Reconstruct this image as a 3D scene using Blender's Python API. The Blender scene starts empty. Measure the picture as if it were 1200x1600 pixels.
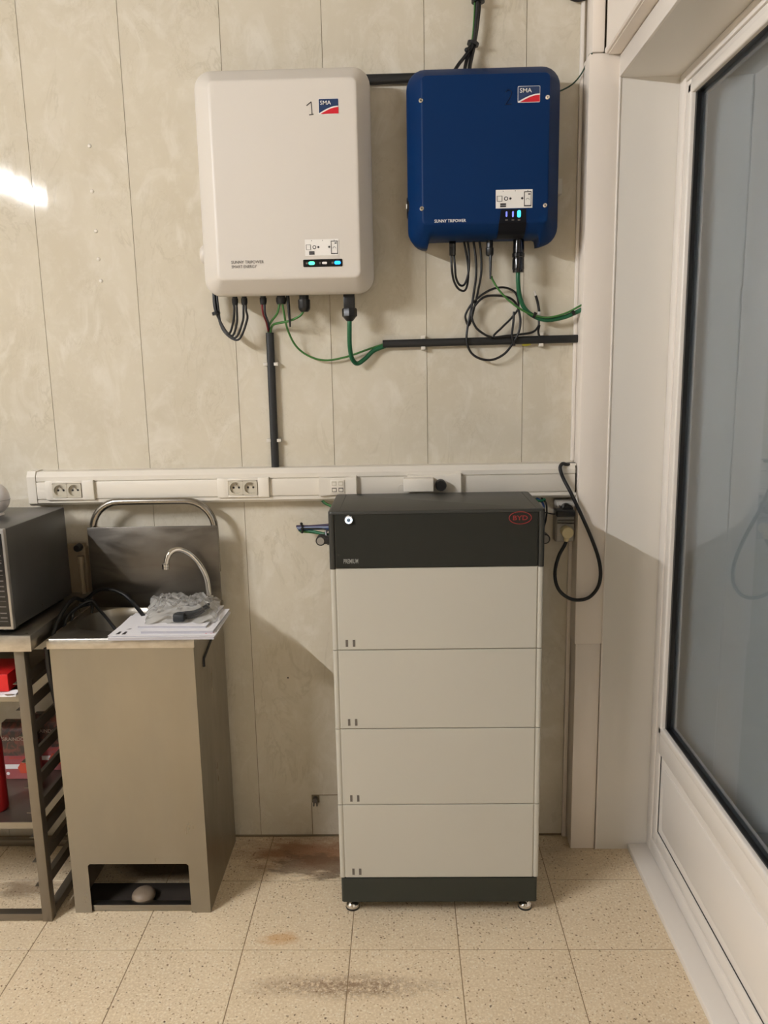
import bpy, bmesh, math, random
from mathutils import Vector, Matrix
PI = math.pi
S = bpy.context.scene
COL = S.collection
rng = random.Random(7)

# ---------------------------------------------------------------- camera
cam_d = bpy.data.cameras.new('camera'); cam = bpy.data.objects.new('camera', cam_d); COL.objects.link(cam)
S.camera = cam
cam_d.sensor_fit = 'VERTICAL'; cam_d.sensor_height = 36; cam_d.sensor_width = 27
cam_d.lens = 27.8013
cam_d.clip_start = 0.02; cam_d.clip_end = 60
cam.matrix_world = Matrix([[0.999582, 0.014855, 0.024784, 0.014871], [0.021688, 0.181057, -0.983234, -2.516065], [-0.019093, 0.98336, 0.180659, 1.613959], [0, 0, 0, 1]])

# ---------------------------------------------------------------- world and exposure
w = bpy.data.worlds.new('world'); S.world = w; w.use_nodes = True
w.node_tree.nodes['Background'].inputs[0].default_value = (0.35, 0.42, 0.5, 1)
w.node_tree.nodes['Background'].inputs[1].default_value = 0.02
S.view_settings.view_transform = 'Standard'; S.view_settings.look = 'None'
S.view_settings.exposure = 0.0; S.view_settings.gamma = 1.0; S.view_settings.use_curve_mapping = False
TUBE_NEAR = 900.0      # strength of the ceiling tube lamp

# ---------------------------------------------------------------- materials
def lin(c):
    f = lambda v: (v/255)/12.92 if v/255 <= .04045 else (((v/255)+.055)/1.055)**2.4
    return (f(c[0]), f(c[1]), f(c[2]), 1)
def mat(name, rgb, rough=.5, metal=0., **kw):
    m = bpy.data.materials.new(name); m.use_nodes = True
    b = m.node_tree.nodes['Principled BSDF']
    b.inputs['Base Color'].default_value = lin(rgb); b.inputs['Roughness'].default_value = rough
    b.inputs['Metallic'].default_value = metal
    for k, v in kw.items():
        b.inputs[k.replace('_', ' ')].default_value = v
    return m
class N:
    """small helper that wires nodes in one material"""
    def __init__(s, m): s.m = m; s.t = m.node_tree; s.b = s.t.nodes['Principled BSDF']
    def n(s, typ, **kw):
        x = s.t.nodes.new(typ)
        for k, v in kw.items():
            if k.startswith('i_'):
                key = k[2:]; key = int(key) if key.isdigit() else key.replace('_', ' ')
                if hasattr(v, 'links') or isinstance(v, bpy.types.NodeSocket): s.t.links.new(v, x.inputs[key])
                else: x.inputs[key].default_value = v
            else: setattr(x, k, v)
        return x
    def pos(s): return s.n('ShaderNodeNewGeometry').outputs['Position']
    def mapping(s, vec, sc=(1,1,1), loc=(0,0,0), rot=(0,0,0)):
        return s.n('ShaderNodeMapping', i_Vector=vec, i_Scale=sc, i_Location=loc, i_Rotation=rot).outputs[0]
    def noise(s, vec, scale, detail=3, rough=.5, dist=0.):
        return s.n('ShaderNodeTexNoise', i_Vector=vec, i_Scale=scale, i_Detail=detail, i_Roughness=rough, i_Distortion=dist).outputs['Fac']
    def ramp(s, fac, stops):
        r = s.n('ShaderNodeValToRGB', i_Fac=fac); e = r.color_ramp.elements
        while len(e) < len(stops): e.new(.5)
        for k, (p, c) in enumerate(stops):
            e[k].position = p; e[k].color = c if len(c) == 4 else (*c, 1)
        return r.outputs[0]
    def step(s, fac, a, b): return s.ramp(fac, [(a, (0,0,0,1)), (b, (1,1,1,1))])
    def mix(s, fac, a, b, mode='MIX'):
        x = s.n('ShaderNodeMix', data_type='RGBA', blend_type=mode)
        for k, v in ((0, fac), (6, a), (7, b)):
            if isinstance(v, bpy.types.NodeSocket): s.t.links.new(v, x.inputs[k])
            else: x.inputs[k].default_value = v
        return x.outputs[2]
    def math(s, op, a, b=0., c=0.):
        x = s.n('ShaderNodeMath', operation=op)
        for k, v in enumerate((a, b, c)):
            if isinstance(v, bpy.types.NodeSocket): s.t.links.new(v, x.inputs[k])
            else: x.inputs[k].default_value = v
        return x.outputs[0]
    def color(s, sock): s.t.links.new(sock, s.b.inputs['Base Color'])
    def rough(s, sock): s.t.links.new(sock, s.b.inputs['Roughness'])
    def bump(s, h, strength=.2, dist=.002):
        x = s.n('ShaderNodeBump', i_Height=h, i_Strength=strength, i_Distance=dist)
        s.t.links.new(x.outputs[0], s.b.inputs['Normal'])

# marbled cream PVC wall cladding
M_WALL = mat('marbled_cladding', (207,198,180), .06, Specular_IOR_Level=.42)
q = N(M_WALL); p = q.pos()
oi = q.n('ShaderNodeObjectInfo').outputs['Random']
off = q.n('ShaderNodeCombineXYZ', i_0=q.math('MULTIPLY', oi, 7.), i_1=q.math('MULTIPLY', oi, 3.), i_2=q.math('MULTIPLY', oi, 11.)).outputs[0]
pv = q.n('ShaderNodeVectorMath', operation='ADD', i_0=p, i_1=off).outputs[0]
clouds = q.noise(q.mapping(pv, (1.3,1,.8)), 3.2, 4, .55, .6)
veins = q.noise(q.mapping(pv, (1.2,1,.55), rot=(0,.5,0)), 5.5, 5, .6, 1.6)
vein_line = q.math('SUBTRACT', 1., q.math('MULTIPLY', q.math('ABSOLUTE', q.math('SUBTRACT', veins, .5)), 34.))
vein_line = q.math('MULTIPLY', q.math('MAXIMUM', vein_line, 0.), q.step(q.noise(pv, 4., 2), .5, .68))
c = q.mix(q.step(clouds, .25, .75), lin((201,192,172)), lin((212,204,186)))
c = q.mix(q.step(q.noise(q.mapping(pv, (1,1,.6), loc=(3,0,1)), 9, 4, .6, 1.2), .52, .72), c, lin((217,210,195)))
c = q.mix(q.math('MULTIPLY', vein_line, .26), c, lin((160,150,124)))
crk = q.noise(q.mapping(pv, (1.1,1,.7)), 17., 5, .65, 1.1)
crl = q.math('MAXIMUM', q.math('SUBTRACT', 1., q.math('MULTIPLY', q.math('ABSOLUTE', q.math('SUBTRACT', crk, .5)), 40.)), 0.)
crl = q.math('MULTIPLY', crl, q.step(q.noise(pv, 7., 2), .52, .66))
c = q.mix(q.math('MULTIPLY', crl, .22), c, lin((164,152,124)))
c = q.mix(q.math('MULTIPLY', q.step(q.noise(pv, 26, 4, .7), .5, .75), .35), c, lin((222,216,203)))
q.color(c)
q.bump(q.noise(q.mapping(p, (14,1,.6)), 3., 2), .25, .0006)

# terrazzo floor tiles
M_TILE = mat('terrazzo_tile', (196,172,138), .42)
q = N(M_TILE); p = q.pos()
oi = q.n('ShaderNodeObjectInfo').outputs['Random']
base = q.mix(q.noise(p, 5, 4, .6), lin((200,179,147)), lin((226,206,173)))
base = q.mix(q.math('MULTIPLY', oi, .35), base, lin((220,198,164)))
base = q.mix(q.step(q.noise(p, 150, 3, .6), .45, .7), base, lin((234,217,188)))
def chips(scale, seed, lo, hi, thr_a, thr_b, col, amt):
    global base
    d = q.n('ShaderNodeVectorMath', operation='ADD', i_0=q.mapping(p, loc=(seed, seed*.7, 0)),
            i_1=q.n('ShaderNodeVectorMath', operation='SCALE', i_0=q.n('ShaderNodeTexNoise', i_Vector=p, i_Scale=scale*.9).outputs['Color'], i_Scale=.9/scale).outputs[0]).outputs[0]
    v = q.n('ShaderNodeTexVoronoi', i_Vector=d, i_Scale=scale, i_Randomness=1.)
    near = q.math('SUBTRACT', 1., q.step(v.outputs['Distance'], lo, hi))
    sel = q.step(q.n('ShaderNodeSeparateColor', i_0=v.outputs['Color']).outputs[0], thr_a, thr_b)
    f = q.math('MULTIPLY', q.math('MULTIPLY', near, sel), amt)
    base = q.mix(f, base, col)
chips(120, 0., .22, .34, .66, .72, lin((150,118,82)), .7)
chips(80, 5., .16, .25, .78, .82, lin((118,86,56)), .85)
chips(130, 9., .3, .42, .6, .66, lin((232,220,196)), .7)
chips(62, 13., .13, .20, .86, .89, lin((84,60,42)), .85)
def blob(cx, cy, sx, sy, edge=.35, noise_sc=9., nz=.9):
    """soft mask for stains and painted shade on a spot of the floor"""
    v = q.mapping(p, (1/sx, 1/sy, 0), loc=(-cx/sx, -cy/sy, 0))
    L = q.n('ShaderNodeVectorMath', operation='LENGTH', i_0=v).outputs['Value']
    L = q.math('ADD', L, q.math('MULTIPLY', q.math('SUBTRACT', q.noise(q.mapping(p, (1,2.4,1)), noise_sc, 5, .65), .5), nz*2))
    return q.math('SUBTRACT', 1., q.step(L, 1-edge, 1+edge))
rust = blob(-.33, -.10, .30, .12, .7, 7.)
base = q.mix(q.math('MULTIPLY', rust, .8), base, lin((132,72,28)))
rust2 = blob(-.27, -.17, .20, .08, .5, 12., 1.4)
base = q.mix(q.math('MULTIPLY', rust2, .7), base, lin((84,60,42)))
base = q.mix(q.math('MULTIPLY', blob(-.36, -.505, .07, .03, .6, 14.), .5), base, lin((190,130,50)))
grit = q.math('MULTIPLY', blob(-.160, -.685, .30, .055, .7, 6., .5), q.step(q.noise(p, 70, 4, .7), .36, .56))
base = q.mix(q.math('MULTIPLY', grit, .75), base, lin((120,88,62)))
dots = q.math('MULTIPLY', blob(-.160, -.68, .32, .06, .6, 6., .3), q.step(q.noise(p, 190, 1), .64, .7))
base = q.mix(q.math('MULTIPLY', dots, .7), base, lin((238,228,208)))
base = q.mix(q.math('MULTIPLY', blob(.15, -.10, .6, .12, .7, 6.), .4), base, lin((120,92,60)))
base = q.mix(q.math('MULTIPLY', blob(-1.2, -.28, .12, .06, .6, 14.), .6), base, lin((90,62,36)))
base = q.mix(q.math('MULTIPLY', blob(-.79, -.15, .20, .10, .4, 8., .3), .8), base, lin((74,58,42)))  # dirt plus painted shade, one dark patch under the basin
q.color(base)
M_GROUT = mat('grout', (146,124,96), .9)

M_PVC = mat('white_pvc', (232,225,216), .32)
M_REVEAL = mat('off_white_reveal', (224,219,210), .4)
M_COLUMN = mat('painted_cover', (234,224,212), .45)
M_TRUNK = mat('trunking_plastic', (222,215,202), .34)
M_PLATE = mat('socket_plastic', (226,219,206), .3)
M_HOLE = mat('socket_dark', (30,26,22), .6)
M_SOCK = mat('socket_inner', (196,188,170), .4)
M_PLASTER = mat('plaster', (186,180,168), .8)
M_CEIL = mat('ceiling_paint', (200,195,186), .85)
M_OUT = mat('blind_cloth', (218,220,221), .8)
M_INV1 = mat('white_powder_coat', (212,205,195), .42)
q = N(M_INV1); q.bump(q.noise(q.pos(), 900, 2), .06, .0004)
M_INV2 = mat('blue_powder_coat', (0,40,86), .5, Specular_IOR_Level=.16)
q = N(M_INV2); q.bump(q.noise(q.pos(), 900, 2), .08, .0004)
M_LOGOB = mat('logo_blue', (26,52,92), .4)
M_LOGOR = mat('logo_red', (206,22,42), .4)
M_WHITE = mat('white_print', (236,232,226), .4)
M_INK = mat('black_ink', (38,32,34), .5)
M_INKSOFT = mat('grey_print', (96,90,84), .5)
M_INK2 = mat('dark_marker', (6,22,52), .3)
M_BLACK = mat('black_plastic', (20,20,21), .38)
M_BLACKG = mat('gloss_black', (10,10,13), .12)
M_STRIP = mat('satin_black', (10,11,18), .5, Specular_IOR_Level=.2)
M_CABLE = mat('black_cable', (16,16,18), .42)
M_DUCT = mat('black_duct', (26,27,28), .45)
M_GREEN = mat('green_cable', (22,92,58), .42)
M_GREEN2 = mat('green_yellow_wire', (62,116,52), .45)
M_BLUEW = mat('blue_wire', (46,78,140), .45)
M_REDW = mat('red_wire', (120,30,40), .45)
M_YELL = mat('yellow_wire', (190,180,60), .5)
M_CLIP = mat('pale_clip', (214,208,196), .5)
M_BYDG = mat('graphite_metal', (52,52,48), .42, .2)
q = N(M_BYDG); q.bump(q.noise(q.pos(), 1200, 2), .1, .0003)
M_BYDF = mat('graphite_front', (36,37,33), .5, Specular_IOR_Level=.25)
M_BYDW = mat('cream_metal', (184,180,168), .42)
M_BYDD = mat('graphite_plinth', (48,50,44), .5, Specular_IOR_Level=.3)
M_SEAM = mat('seam_backing', (136,122,98), .8)  # brown backing that shows in the panel and module joints
M_BLOGO = mat('red_badge', (136,34,34), .5)
M_CHROME = mat('chrome', (214,210,204), .1, 1.)
M_STEEL = mat('brushed_steel', (176,166,150), .3, 1.)
q = N(M_STEEL); p = q.pos()
q.rough(q.ramp(q.noise(q.mapping(p, (3,3,.8)), 4, 4, .6), [(.3, (.26,.26,.26,1)), (.7, (.42,.42,.42,1))]))
q.color(q.mix(q.noise(q.mapping(p, (1,1,.4)), 6, 4, .6), lin((150,145,135)), lin((166,161,151))))
M_SPLASH = mat('smeared_steel', (150,144,136), .3, 1.)
q = N(M_SPLASH); p = q.pos()
sm = q.noise(q.mapping(p, (1.6,2,5.5), rot=(0,.3,0)), 2.4, 3, .5, 2.2)
q.rough(q.ramp(sm, [(.3, (.3,.3,.3,1)), (.7, (.46,.46,.46,1))]))
q.color(q.mix(q.step(sm, .35, .7), lin((112,107,100)), lin((124,119,111))))
M_STEELD = mat('dull_steel', (134,126,114), .42, .9)
M_RIM = mat('pale_rim_steel', (204,198,188), .34, .85)  # paler, mottled steel for the basin rim and table lip
q = N(M_RIM); q.color(q.mix(q.step(q.noise(q.mapping(q.pos(), (1,1,2)), 16, 4, .6), .3, .7), lin((178,171,159)), lin((208,202,192))))
M_HOOP = mat('hoop_steel', (158,153,145), .24, 1.)
M_PAPER = mat('white_paper', (226,224,226), .7)
M_PAPER2 = mat('shaded_page_edges', (176,174,180), .7)  # greyer than the covers: edge shading put into the colour
M_MICRO = mat('grey_enamel', (84,83,81), .34, .5)
M_MFACE = mat('keypad_black', (16,16,18), .2)
M_MFRAME = mat('silver_frame', (168,165,160), .3, .7)
M_RED = mat('red_carton', (206,26,28), .45)
M_REDD = mat('dark_red_plastic', (140,10,14), .4)
M_PINK = mat('rose_film', (150,66,72), .3)
M_BROWN = mat('brown_film', (70,54,48), .28)
q = N(M_BROWN); q.color(q.mix(q.step(q.noise(q.pos(), 38, 4, .6, 1.), .45, .6), lin((62,48,44)), lin((116,62,52))))
M_PRINT = mat('pale_print', (176,160,150), .4)
M_ORANGE = mat('orange_print', (186,66,40), .35)
M_BEIGE = mat('beige_plastic', (222,206,160), .45)
M_GREYB = mat('grey_box', (150,144,134), .5)
M_LIDC = mat('clear_lid', (176,172,164), .18)
M_GADGET = mat('white_gadget', (212,206,204), .35)
M_PEDAL = mat('rubber_dome', (128,112,94), .5)
M_COPPER = mat('painted_pipe', (140,124,100), .5)
M_INSIDE = mat('dark_inside', (46,38,30), .8)  # flat dark brown of the plate inside the basin cabinet

def emis(name, rgb, st):
    m = mat(name, rgb, .4); b = m.node_tree.nodes['Principled BSDF']
    b.inputs['Emission Color'].default_value = lin(rgb); b.inputs['Emission Strength'].default_value = st
    return m
M_TUBE = emis('lamp_tube', (250,251,255), TUBE_NEAR)
M_LEDG = emis('led_green', (90,235,190), 1.1)
M_LEDB = emis('led_blue', (30,150,255), 2.2)
M_LEDC = emis('led_cyan', (60,215,255), 1.9)
M_LEDV = emis('led_violet', (120,130,225), .8)
M_LEDW = emis('led_white', (215,235,255), 1.3)

M_GLASS = mat('pane_glass', (225,232,236), .0)
b_ = M_GLASS.node_tree.nodes['Principled BSDF']
b_.inputs['Transmission Weight'].default_value = 1.; b_.inputs['IOR'].default_value = 1.5
M_BAG = bpy.data.materials.new('clear_film'); M_BAG.use_nodes = True
t_ = M_BAG.node_tree; t_.nodes.clear()
o_ = t_.nodes.new('ShaderNodeOutputMaterial'); mx = t_.nodes.new('ShaderNodeMixShader'); tr = t_.nodes.new('ShaderNodeBsdfTransparent')
gl = t_.nodes.new('ShaderNodeBsdfPrincipled'); gl.inputs['Base Color'].default_value = lin((215,212,206)); gl.inputs['Roughness'].default_value = .12
fr = t_.nodes.new('ShaderNodeFresnel'); fr.inputs[0].default_value = 1.36
ad = t_.nodes.new('ShaderNodeMath'); ad.operation = 'ADD'; ad.inputs[1].default_value = .02; ad.use_clamp = True
t_.links.new(fr.outputs[0], ad.inputs[0]); t_.links.new(ad.outputs[0], mx.inputs[0])
t_.links.new(tr.outputs[0], mx.inputs[1]); t_.links.new(gl.outputs[0], mx.inputs[2]); t_.links.new(mx.outputs[0], o_.inputs[0])

# ---------------------------------------------------------------- mesh helpers
def spline(pts, k=8):
    """Catmull-Rom through the points"""
    P = [Vector(a) for a in pts]
    if len(P) < 3: return P
    P = [P[0]*2-P[1]] + P + [P[-1]*2-P[-2]]
    out = []
    for i in range(1, len(P)-2):
        a, b, c, d = P[i-1:i+3]
        for j in range(k):
            t = j/k
            out.append(.5*((2*b)+(c-a)*t+(2*a-5*b+4*c-d)*t*t+(3*b-a-3*c+d)*t**3))
    out.append(P[-2]); return out
class MB:
    def __init__(s): s.b = bmesh.new()
    def box(s, x0, x1, y0, y1, z0, z1, r=0., seg=2):
        m = Matrix.Translation(((x0+x1)/2, (y0+y1)/2, (z0+z1)/2)) @ Matrix.Diagonal((abs(x1-x0), abs(y1-y0), abs(z1-z0), 1))
        if r <= 0: bmesh.ops.create_cube(s.b, size=1, matrix=m); return s
        t = bmesh.new(); bmesh.ops.create_cube(t, size=1, matrix=m)
        bmesh.ops.bevel(t, geom=t.edges[:], offset=r, segments=seg, profile=.5, affect='EDGES', clamp_overlap=True)
        s._join(t); return s
    def vbox(s, x0, x1, y0, y1, z0, z1, r, seg=4):
        """box whose vertical edges only are rounded"""
        t = bmesh.new()
        m = Matrix.Translation(((x0+x1)/2, (y0+y1)/2, (z0+z1)/2)) @ Matrix.Diagonal((abs(x1-x0), abs(y1-y0), abs(z1-z0), 1))
        bmesh.ops.create_cube(t, size=1, matrix=m)
        es = [e for e in t.edges if abs(e.verts[0].co.z-e.verts[1].co.z) > abs(z1-z0)*.9]
        bmesh.ops.bevel(t, geom=es, offset=r, segments=seg, profile=.5, affect='EDGES')
        s._join(t); return s
    def _join(s, t):
        me = bpy.data.meshes.new('t'); t.to_mesh(me); t.free(); s.b.from_mesh(me); bpy.data.meshes.remove(me)
    def raw(s, V, F):
        vs = [s.b.verts.new(v) for v in V]
        for f in F:
            try: s.b.faces.new([vs[i] for i in f])
            except ValueError: pass
        return s
    def rings(s, R, cap0=True, cap1=True, closed=True):
        """skin a list of equally long rings"""
        n = len(R[0]); V = [v for r in R for v in r]; F = []
        for i in range(len(R)-1):
            for j in range(n if closed else n-1):
                a = i*n+j; b = i*n+(j+1) % n
                F.append((a, b, b+n, a+n))
        if cap0: F.append(tuple(range(n))[::-1])
        if cap1: F.append(tuple(range((len(R)-1)*n, len(R)*n)))
        return s.raw(V, F)
    def cyl(s, a, b, r, r2=None, n=16):
        return s.lathe(a, b, [(0, r), (1, r if r2 is None else r2)], n)
    def lathe(s, a, b, prof, n=20):
        """profile (t along a-b, radius) turned about the axis a-b"""
        a = Vector(a); b = Vector(b); d = (b-a); z = d.normalized()
        x = z.orthogonal().normalized(); y = z.cross(x)
        R = [[a+d*t+x*(r*math.cos(2*PI*k/n))+y*(r*math.sin(2*PI*k/n)) for k in range(n)] for t, r in prof]
        return s.rings(R)
    def tube(s, pts, r, n=8, k=8, smooth=True):
        P = spline(pts, k) if smooth else [Vector(a) for a in pts]
        R = []; x = None
        for i, p in enumerate(P):
            t = (P[min(i+1, len(P)-1)]-P[max(i-1, 0)])
            if t.length < 1e-9: continue
            t.normalize()
            if x is None: x = t.orthogonal().normalized()
            x = (x-t*x.dot(t))
            x = x.normalized() if x.length > 1e-6 else t.orthogonal().normalized()
            y = t.cross(x)
            R.append([p+x*(r*math.cos(2*PI*j/n))+y*(r*math.sin(2*PI*j/n)) for j in range(n)])
        return s.rings(R)
    def prism(s, poly, axis, a0, a1):
        """outline extruded along an axis: axis 'x' takes (y,z), 'y' takes (x,z), 'z' takes (x,y)"""
        f = {'x': lambda u, v, a: (a, u, v), 'y': lambda u, v, a: (u, a, v), 'z': lambda u, v, a: (u, v, a)}[axis]
        return s.rings([[f(u, v, a0) for u, v in poly], [f(u, v, a1) for u, v in poly]])
    def sphere(s, c, r, sx=1, sy=1, sz=1, u=24, v=14):
        bmesh.ops.create_uvsphere(s.b, u_segments=u, v_segments=v, radius=r, matrix=Matrix.Translation(c) @ Matrix.Diagonal((sx, sy, sz, 1)))
        return s
    def mesh(s, name, m, origin=(0,0,0), ang=32):
        bmesh.ops.recalc_face_normals(s.b, faces=s.b.faces[:])
        bmesh.ops.translate(s.b, verts=s.b.verts[:], vec=-Vector(origin))
        me = bpy.data.meshes.new(name); s.b.to_mesh(me); s.b.free()
        me.materials.append(m)
        me.polygons.foreach_set('use_smooth', [True]*len(me.polygons))
        me.set_sharp_from_angle(angle=math.radians(ang)); me.update()
        return me
ORG = {}
def link(name, me, parent=None, label=None, cat=None, group=None, kind=None, loc=(0,0,0)):
    o = bpy.data.objects.new(name, me); COL.objects.link(o)
    if parent is not None: o.parent = parent; ORG[o.name] = ORG[parent.name]
    else: o.location = loc; ORG[o.name] = Vector(loc)
    if label: o['label'] = label
    if cat: o['category'] = cat
    if group: o['group'] = group
    if kind: o['kind'] = kind
    return o
def thing(name, label, cat, loc, group=None): return link(name, None, None, label, cat, group, None, loc)
def part(name, mb, m, parent, label=None, kind=None, ang=32):
    return link(name, mb.mesh(name, m, ORG[parent.name], ang), parent, label, kind=kind)
def solo(name, mb, m, label, cat, loc=(0,0,0), group=None, ang=32):
    return link(name, mb.mesh(name, m, loc, ang), None, label, cat, group, None, loc)
def struct(name, mb, m, ang=32): return link(name, mb.mesh(name, m, (0,0,0), ang), kind='structure')
def text_mesh(s, width, height=None, bold=0.):
    cu = bpy.data.curves.new('t', 'FONT'); cu.body = s; cu.offset = bold; cu.resolution_u = 3
    ob = bpy.data.objects.new('t', cu); COL.objects.link(ob)
    dg = bpy.context.evaluated_depsgraph_get(); me = bpy.data.meshes.new_from_object(ob.evaluated_get(dg))
    V = [v.co.copy() for v in me.vertices]; F = [tuple(p.vertices) for p in me.polygons]
    bpy.data.objects.remove(ob); bpy.data.curves.remove(cu); bpy.data.meshes.remove(me)
    x0 = min(v.x for v in V); x1 = max(v.x for v in V); y0 = min(v.y for v in V); y1 = max(v.y for v in V)
    sx = width/(x1-x0); sy = sx if height is None else height/(y1-y0)
    return [((v.x-x0)*sx, (v.y-y0)*sy) for v in V], F
def text(parent, name, s, x, y, z, width, m, height=None, bold=0., fwd=(0,-1,0)):
    """flat print facing -y with lower left corner (x, y, z)"""
    V, F = text_mesh(s, width, height, bold)
    me = bpy.data.meshes.new(name); o = ORG[parent.name]
    me.from_pydata([(x+a-o.x, y-o.y, z+b-o.z) for a, b in V], [], F); me.materials.append(m); me.update()
    return link(name, me, parent)
def rrect(x0, x1, z0, z1, r, y, n=6, notch=None):
    """rounded rectangle ring in an x-z plane; notch=(xa, xb, dz) lifts the middle of its lower edge"""
    P = []
    for cx, cz, a0 in ((x0+r, z0+r, PI), (x1-r, z0+r, 1.5*PI), (x1-r, z1-r, 0), (x0+r, z1-r, .5*PI)):
        for k in range(n+1):
            a = a0+.5*PI*k/n; P.append((cx+r*math.cos(a), y, cz+r*math.sin(a)))
        if notch and a0 == PI:
            xa, xb, dz = notch
            P += [(xa, y, z0), (xa+.004, y, z0+dz*.85), (xa+.010, y, z0+dz), (xb-.010, y, z0+dz), (xb-.004, y, z0+dz*.85), (xb, y, z0)]
    return P

# ================================================================ THE SETTING
XR = .8125          # plane of the glazed door
XL, YB, ZC = -3.7, -5.6, 2.95
# floor: grout bed and tiles
fl = struct('floor', MB().box(XL, XR+.2, YB, .05, -.06, -.0010), M_GROUT)
T = .3054; TX = -1.0689; TY = -.5494
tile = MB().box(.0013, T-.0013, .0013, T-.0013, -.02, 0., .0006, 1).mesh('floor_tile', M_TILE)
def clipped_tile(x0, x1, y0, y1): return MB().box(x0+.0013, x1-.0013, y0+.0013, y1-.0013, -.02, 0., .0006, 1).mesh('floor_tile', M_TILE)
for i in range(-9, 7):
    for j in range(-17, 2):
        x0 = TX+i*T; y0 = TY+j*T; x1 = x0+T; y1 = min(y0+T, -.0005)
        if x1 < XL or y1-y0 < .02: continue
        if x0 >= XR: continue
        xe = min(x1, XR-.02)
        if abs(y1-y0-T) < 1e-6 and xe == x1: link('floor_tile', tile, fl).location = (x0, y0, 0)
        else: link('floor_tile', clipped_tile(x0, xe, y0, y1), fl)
# back wall: dark backing and tongue-and-groove panels
wb = struct('wall_back', MB().box(XL, XR+.2, .0022, .1, 0., ZC), M_SEAM)
S0, SW = -1.0974, .298
def panel(poly): return link('wall_panel', MB().prism(poly, 'y', 0., .0021).mesh('wall_panel', M_WALL), wb)
for k in range(-9, 6):
    a = S0+k*SW+.0008; b = S0+(k+1)*SW-.0008
    if b < XL: continue
    b = min(b, .60)
    if k == 2:      # the panel behind the battery has a patch let in around a capped pipe
        xc = -.320; zc = .158
        panel([(a, .007), (xc-.0012, .007), (xc-.0012, .128), (-.318-.0012, .128), (-.318-.0012, zc), (b, zc), (b, ZC), (a, ZC)])
        panel([(xc+.0012, .007), (b, .007), (b, zc-.004), (-.292, zc-.004), (-.292, .128), (xc+.0012, .128)])
    else: panel([(a, .007), (b, .007), (b, ZC), (a, ZC)])
for px in ((-0.9118, 0.0, 2.2832), (-0.9152, 0.0, 2.1541), (-0.9133, 0.0, 2.0391), (-0.9125, 0.0, 1.9563), (-0.91, 0.0, 1.8916)):
    part('nail_head', MB().sphere((px[0], -.0005, px[2]), .006, 1, .5, 1, 12, 8), M_TRUNK, wb)
part('screw_hole', MB().cyl((-0.3835, -.0006, 0.5878), (-0.3835, .001, 0.5878), .0028, n=10), M_HOLE, wb)
struct('wall_left', MB().box(XL-.1, XL, YB, .1, 0, ZC), M_PLASTER)
struct('wall_front', MB().box(XL, XR+.1, YB-.1, YB, 0, ZC), M_PLASTER)
struct('ceiling', MB().box(XL-.1, XR+.1, YB-.1, .1, ZC, ZC+.1), M_CEIL)
# right wall with the reveal of the glazed door
YD0, YD1 = -.082, -1.42       # the reveal along the wall
ZH = 2.405
wr = struct('wall_right', MB().box(.65, XR+.1, YB, YD1, 0, ZC).box(.65, XR+.1, YD1, YD0, ZH, ZC).box(.645, XR+.1, YD0, .012, 0., ZC), M_REVEAL)
part('casing', MB().box(.642, .652, YD1-.06, -.0835, ZH, 2.462, .002).box(.642, .652, YD1-.06, YD1, .0, ZH, .002), M_PVC, wr)
part('shutter_box', MB().prism([(.602, 2.475), (.609, 2.464), (.6505, 2.464), (.6505, ZC), (.602, ZC)], 'y', YD1-.08, -.088).prism([(.598, 2.470), (.602, 2.466), (.612, 2.466), (.612, 2.478), (.598, 2.478)], 'y', YD1-.08, -.088), M_COLUMN, wr)
# boxed cover in the corner
cv = struct('trim_1', MB().box(.5575, .6435, YD0, .0, .7262, 2.470, .0022).box(.5615, .6415, YD0+.003, .0, 0., .7262, .0022), M_COLUMN)
part('upper_strip', MB().box(.5645, .5985, YD0, 0., 2.473, ZC, .002), M_COLUMN, cv)
part('edge_strip', MB().box(.5465, .5570, -.012, 0., 1.31, ZC, .002), M_PVC, cv)
part('corner_bead', MB().box(.6425, .6475, YD0-.0035, YD0+.02, .0, ZH+.05, .0015), M_PVC, cv)
part('lower_edge_strip', MB().box(.5465, .5605, -.010, 0., 0., 1.19, .002), M_COLUMN, cv)
# threshold
sl = struct('trim_2', MB().box(.752, XR+.02, YD1, YD0-.001, -.001, .020, .002), M_PVC)
# glazed door
GZ0, GZ1, GY0, GY1 = .48, 2.335, -.190, YD1+.10
dr = link('door_1', None, kind='structure')
def frame_ring(mb, y0, y1, z0, z1, wy, wz0, wz1, x0, x1, r=.003):
    mb.box(x0, x1, y1, y1+wy, z0, z1, r); mb.box(x0, x1, y0-wy, y0, z0, z1, r)
    mb.box(x0+.0004, x1, y1+wy-.001, y0-wy+.001, z0, z0+wz0, r); mb.box(x0+.0004, x1, y1+wy-.001, y0-wy+.001, z1-wz1, z1, r)
    return mb
part('door_frame', frame_ring(MB(), YD0-.001, YD1+.001, .021, ZH-.001, .045, .050, .030, XR, XR+.06), M_PVC, dr)
sash = frame_ring(MB(), YD0-.046, YD1+.046, .072, ZH-.032, .034, .042, .034, XR+.004, XR+.055, .004)
sash.box(XR+.004, XR+.05, YD1+.07, YD0-.07, .385, .462, .004)
part('door_sash', sash, M_PVC, dr)
bead = MB()
def bead_ring(mb, y0, y1, z0, z1, w, x0, x1):
    mb.box(x0, x1, y0-w, y0, z0, z1, .005, 3).box(x0, x1, y1, y1+w, z0, z1, .005, 3)
    mb.box(x0, x1, y1, y0, z0, z0+w, .005, 3).box(x0, x1, y1, y0, z1-w, z1, .005, 3)
bead_ring(bead, YD0-.079, YD1+.079, GZ0-.021, ZH-.050, .026, XR-.003, XR+.03)
part('glazing_bead', bead, M_PVC, dr)
gk = MB()
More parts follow.
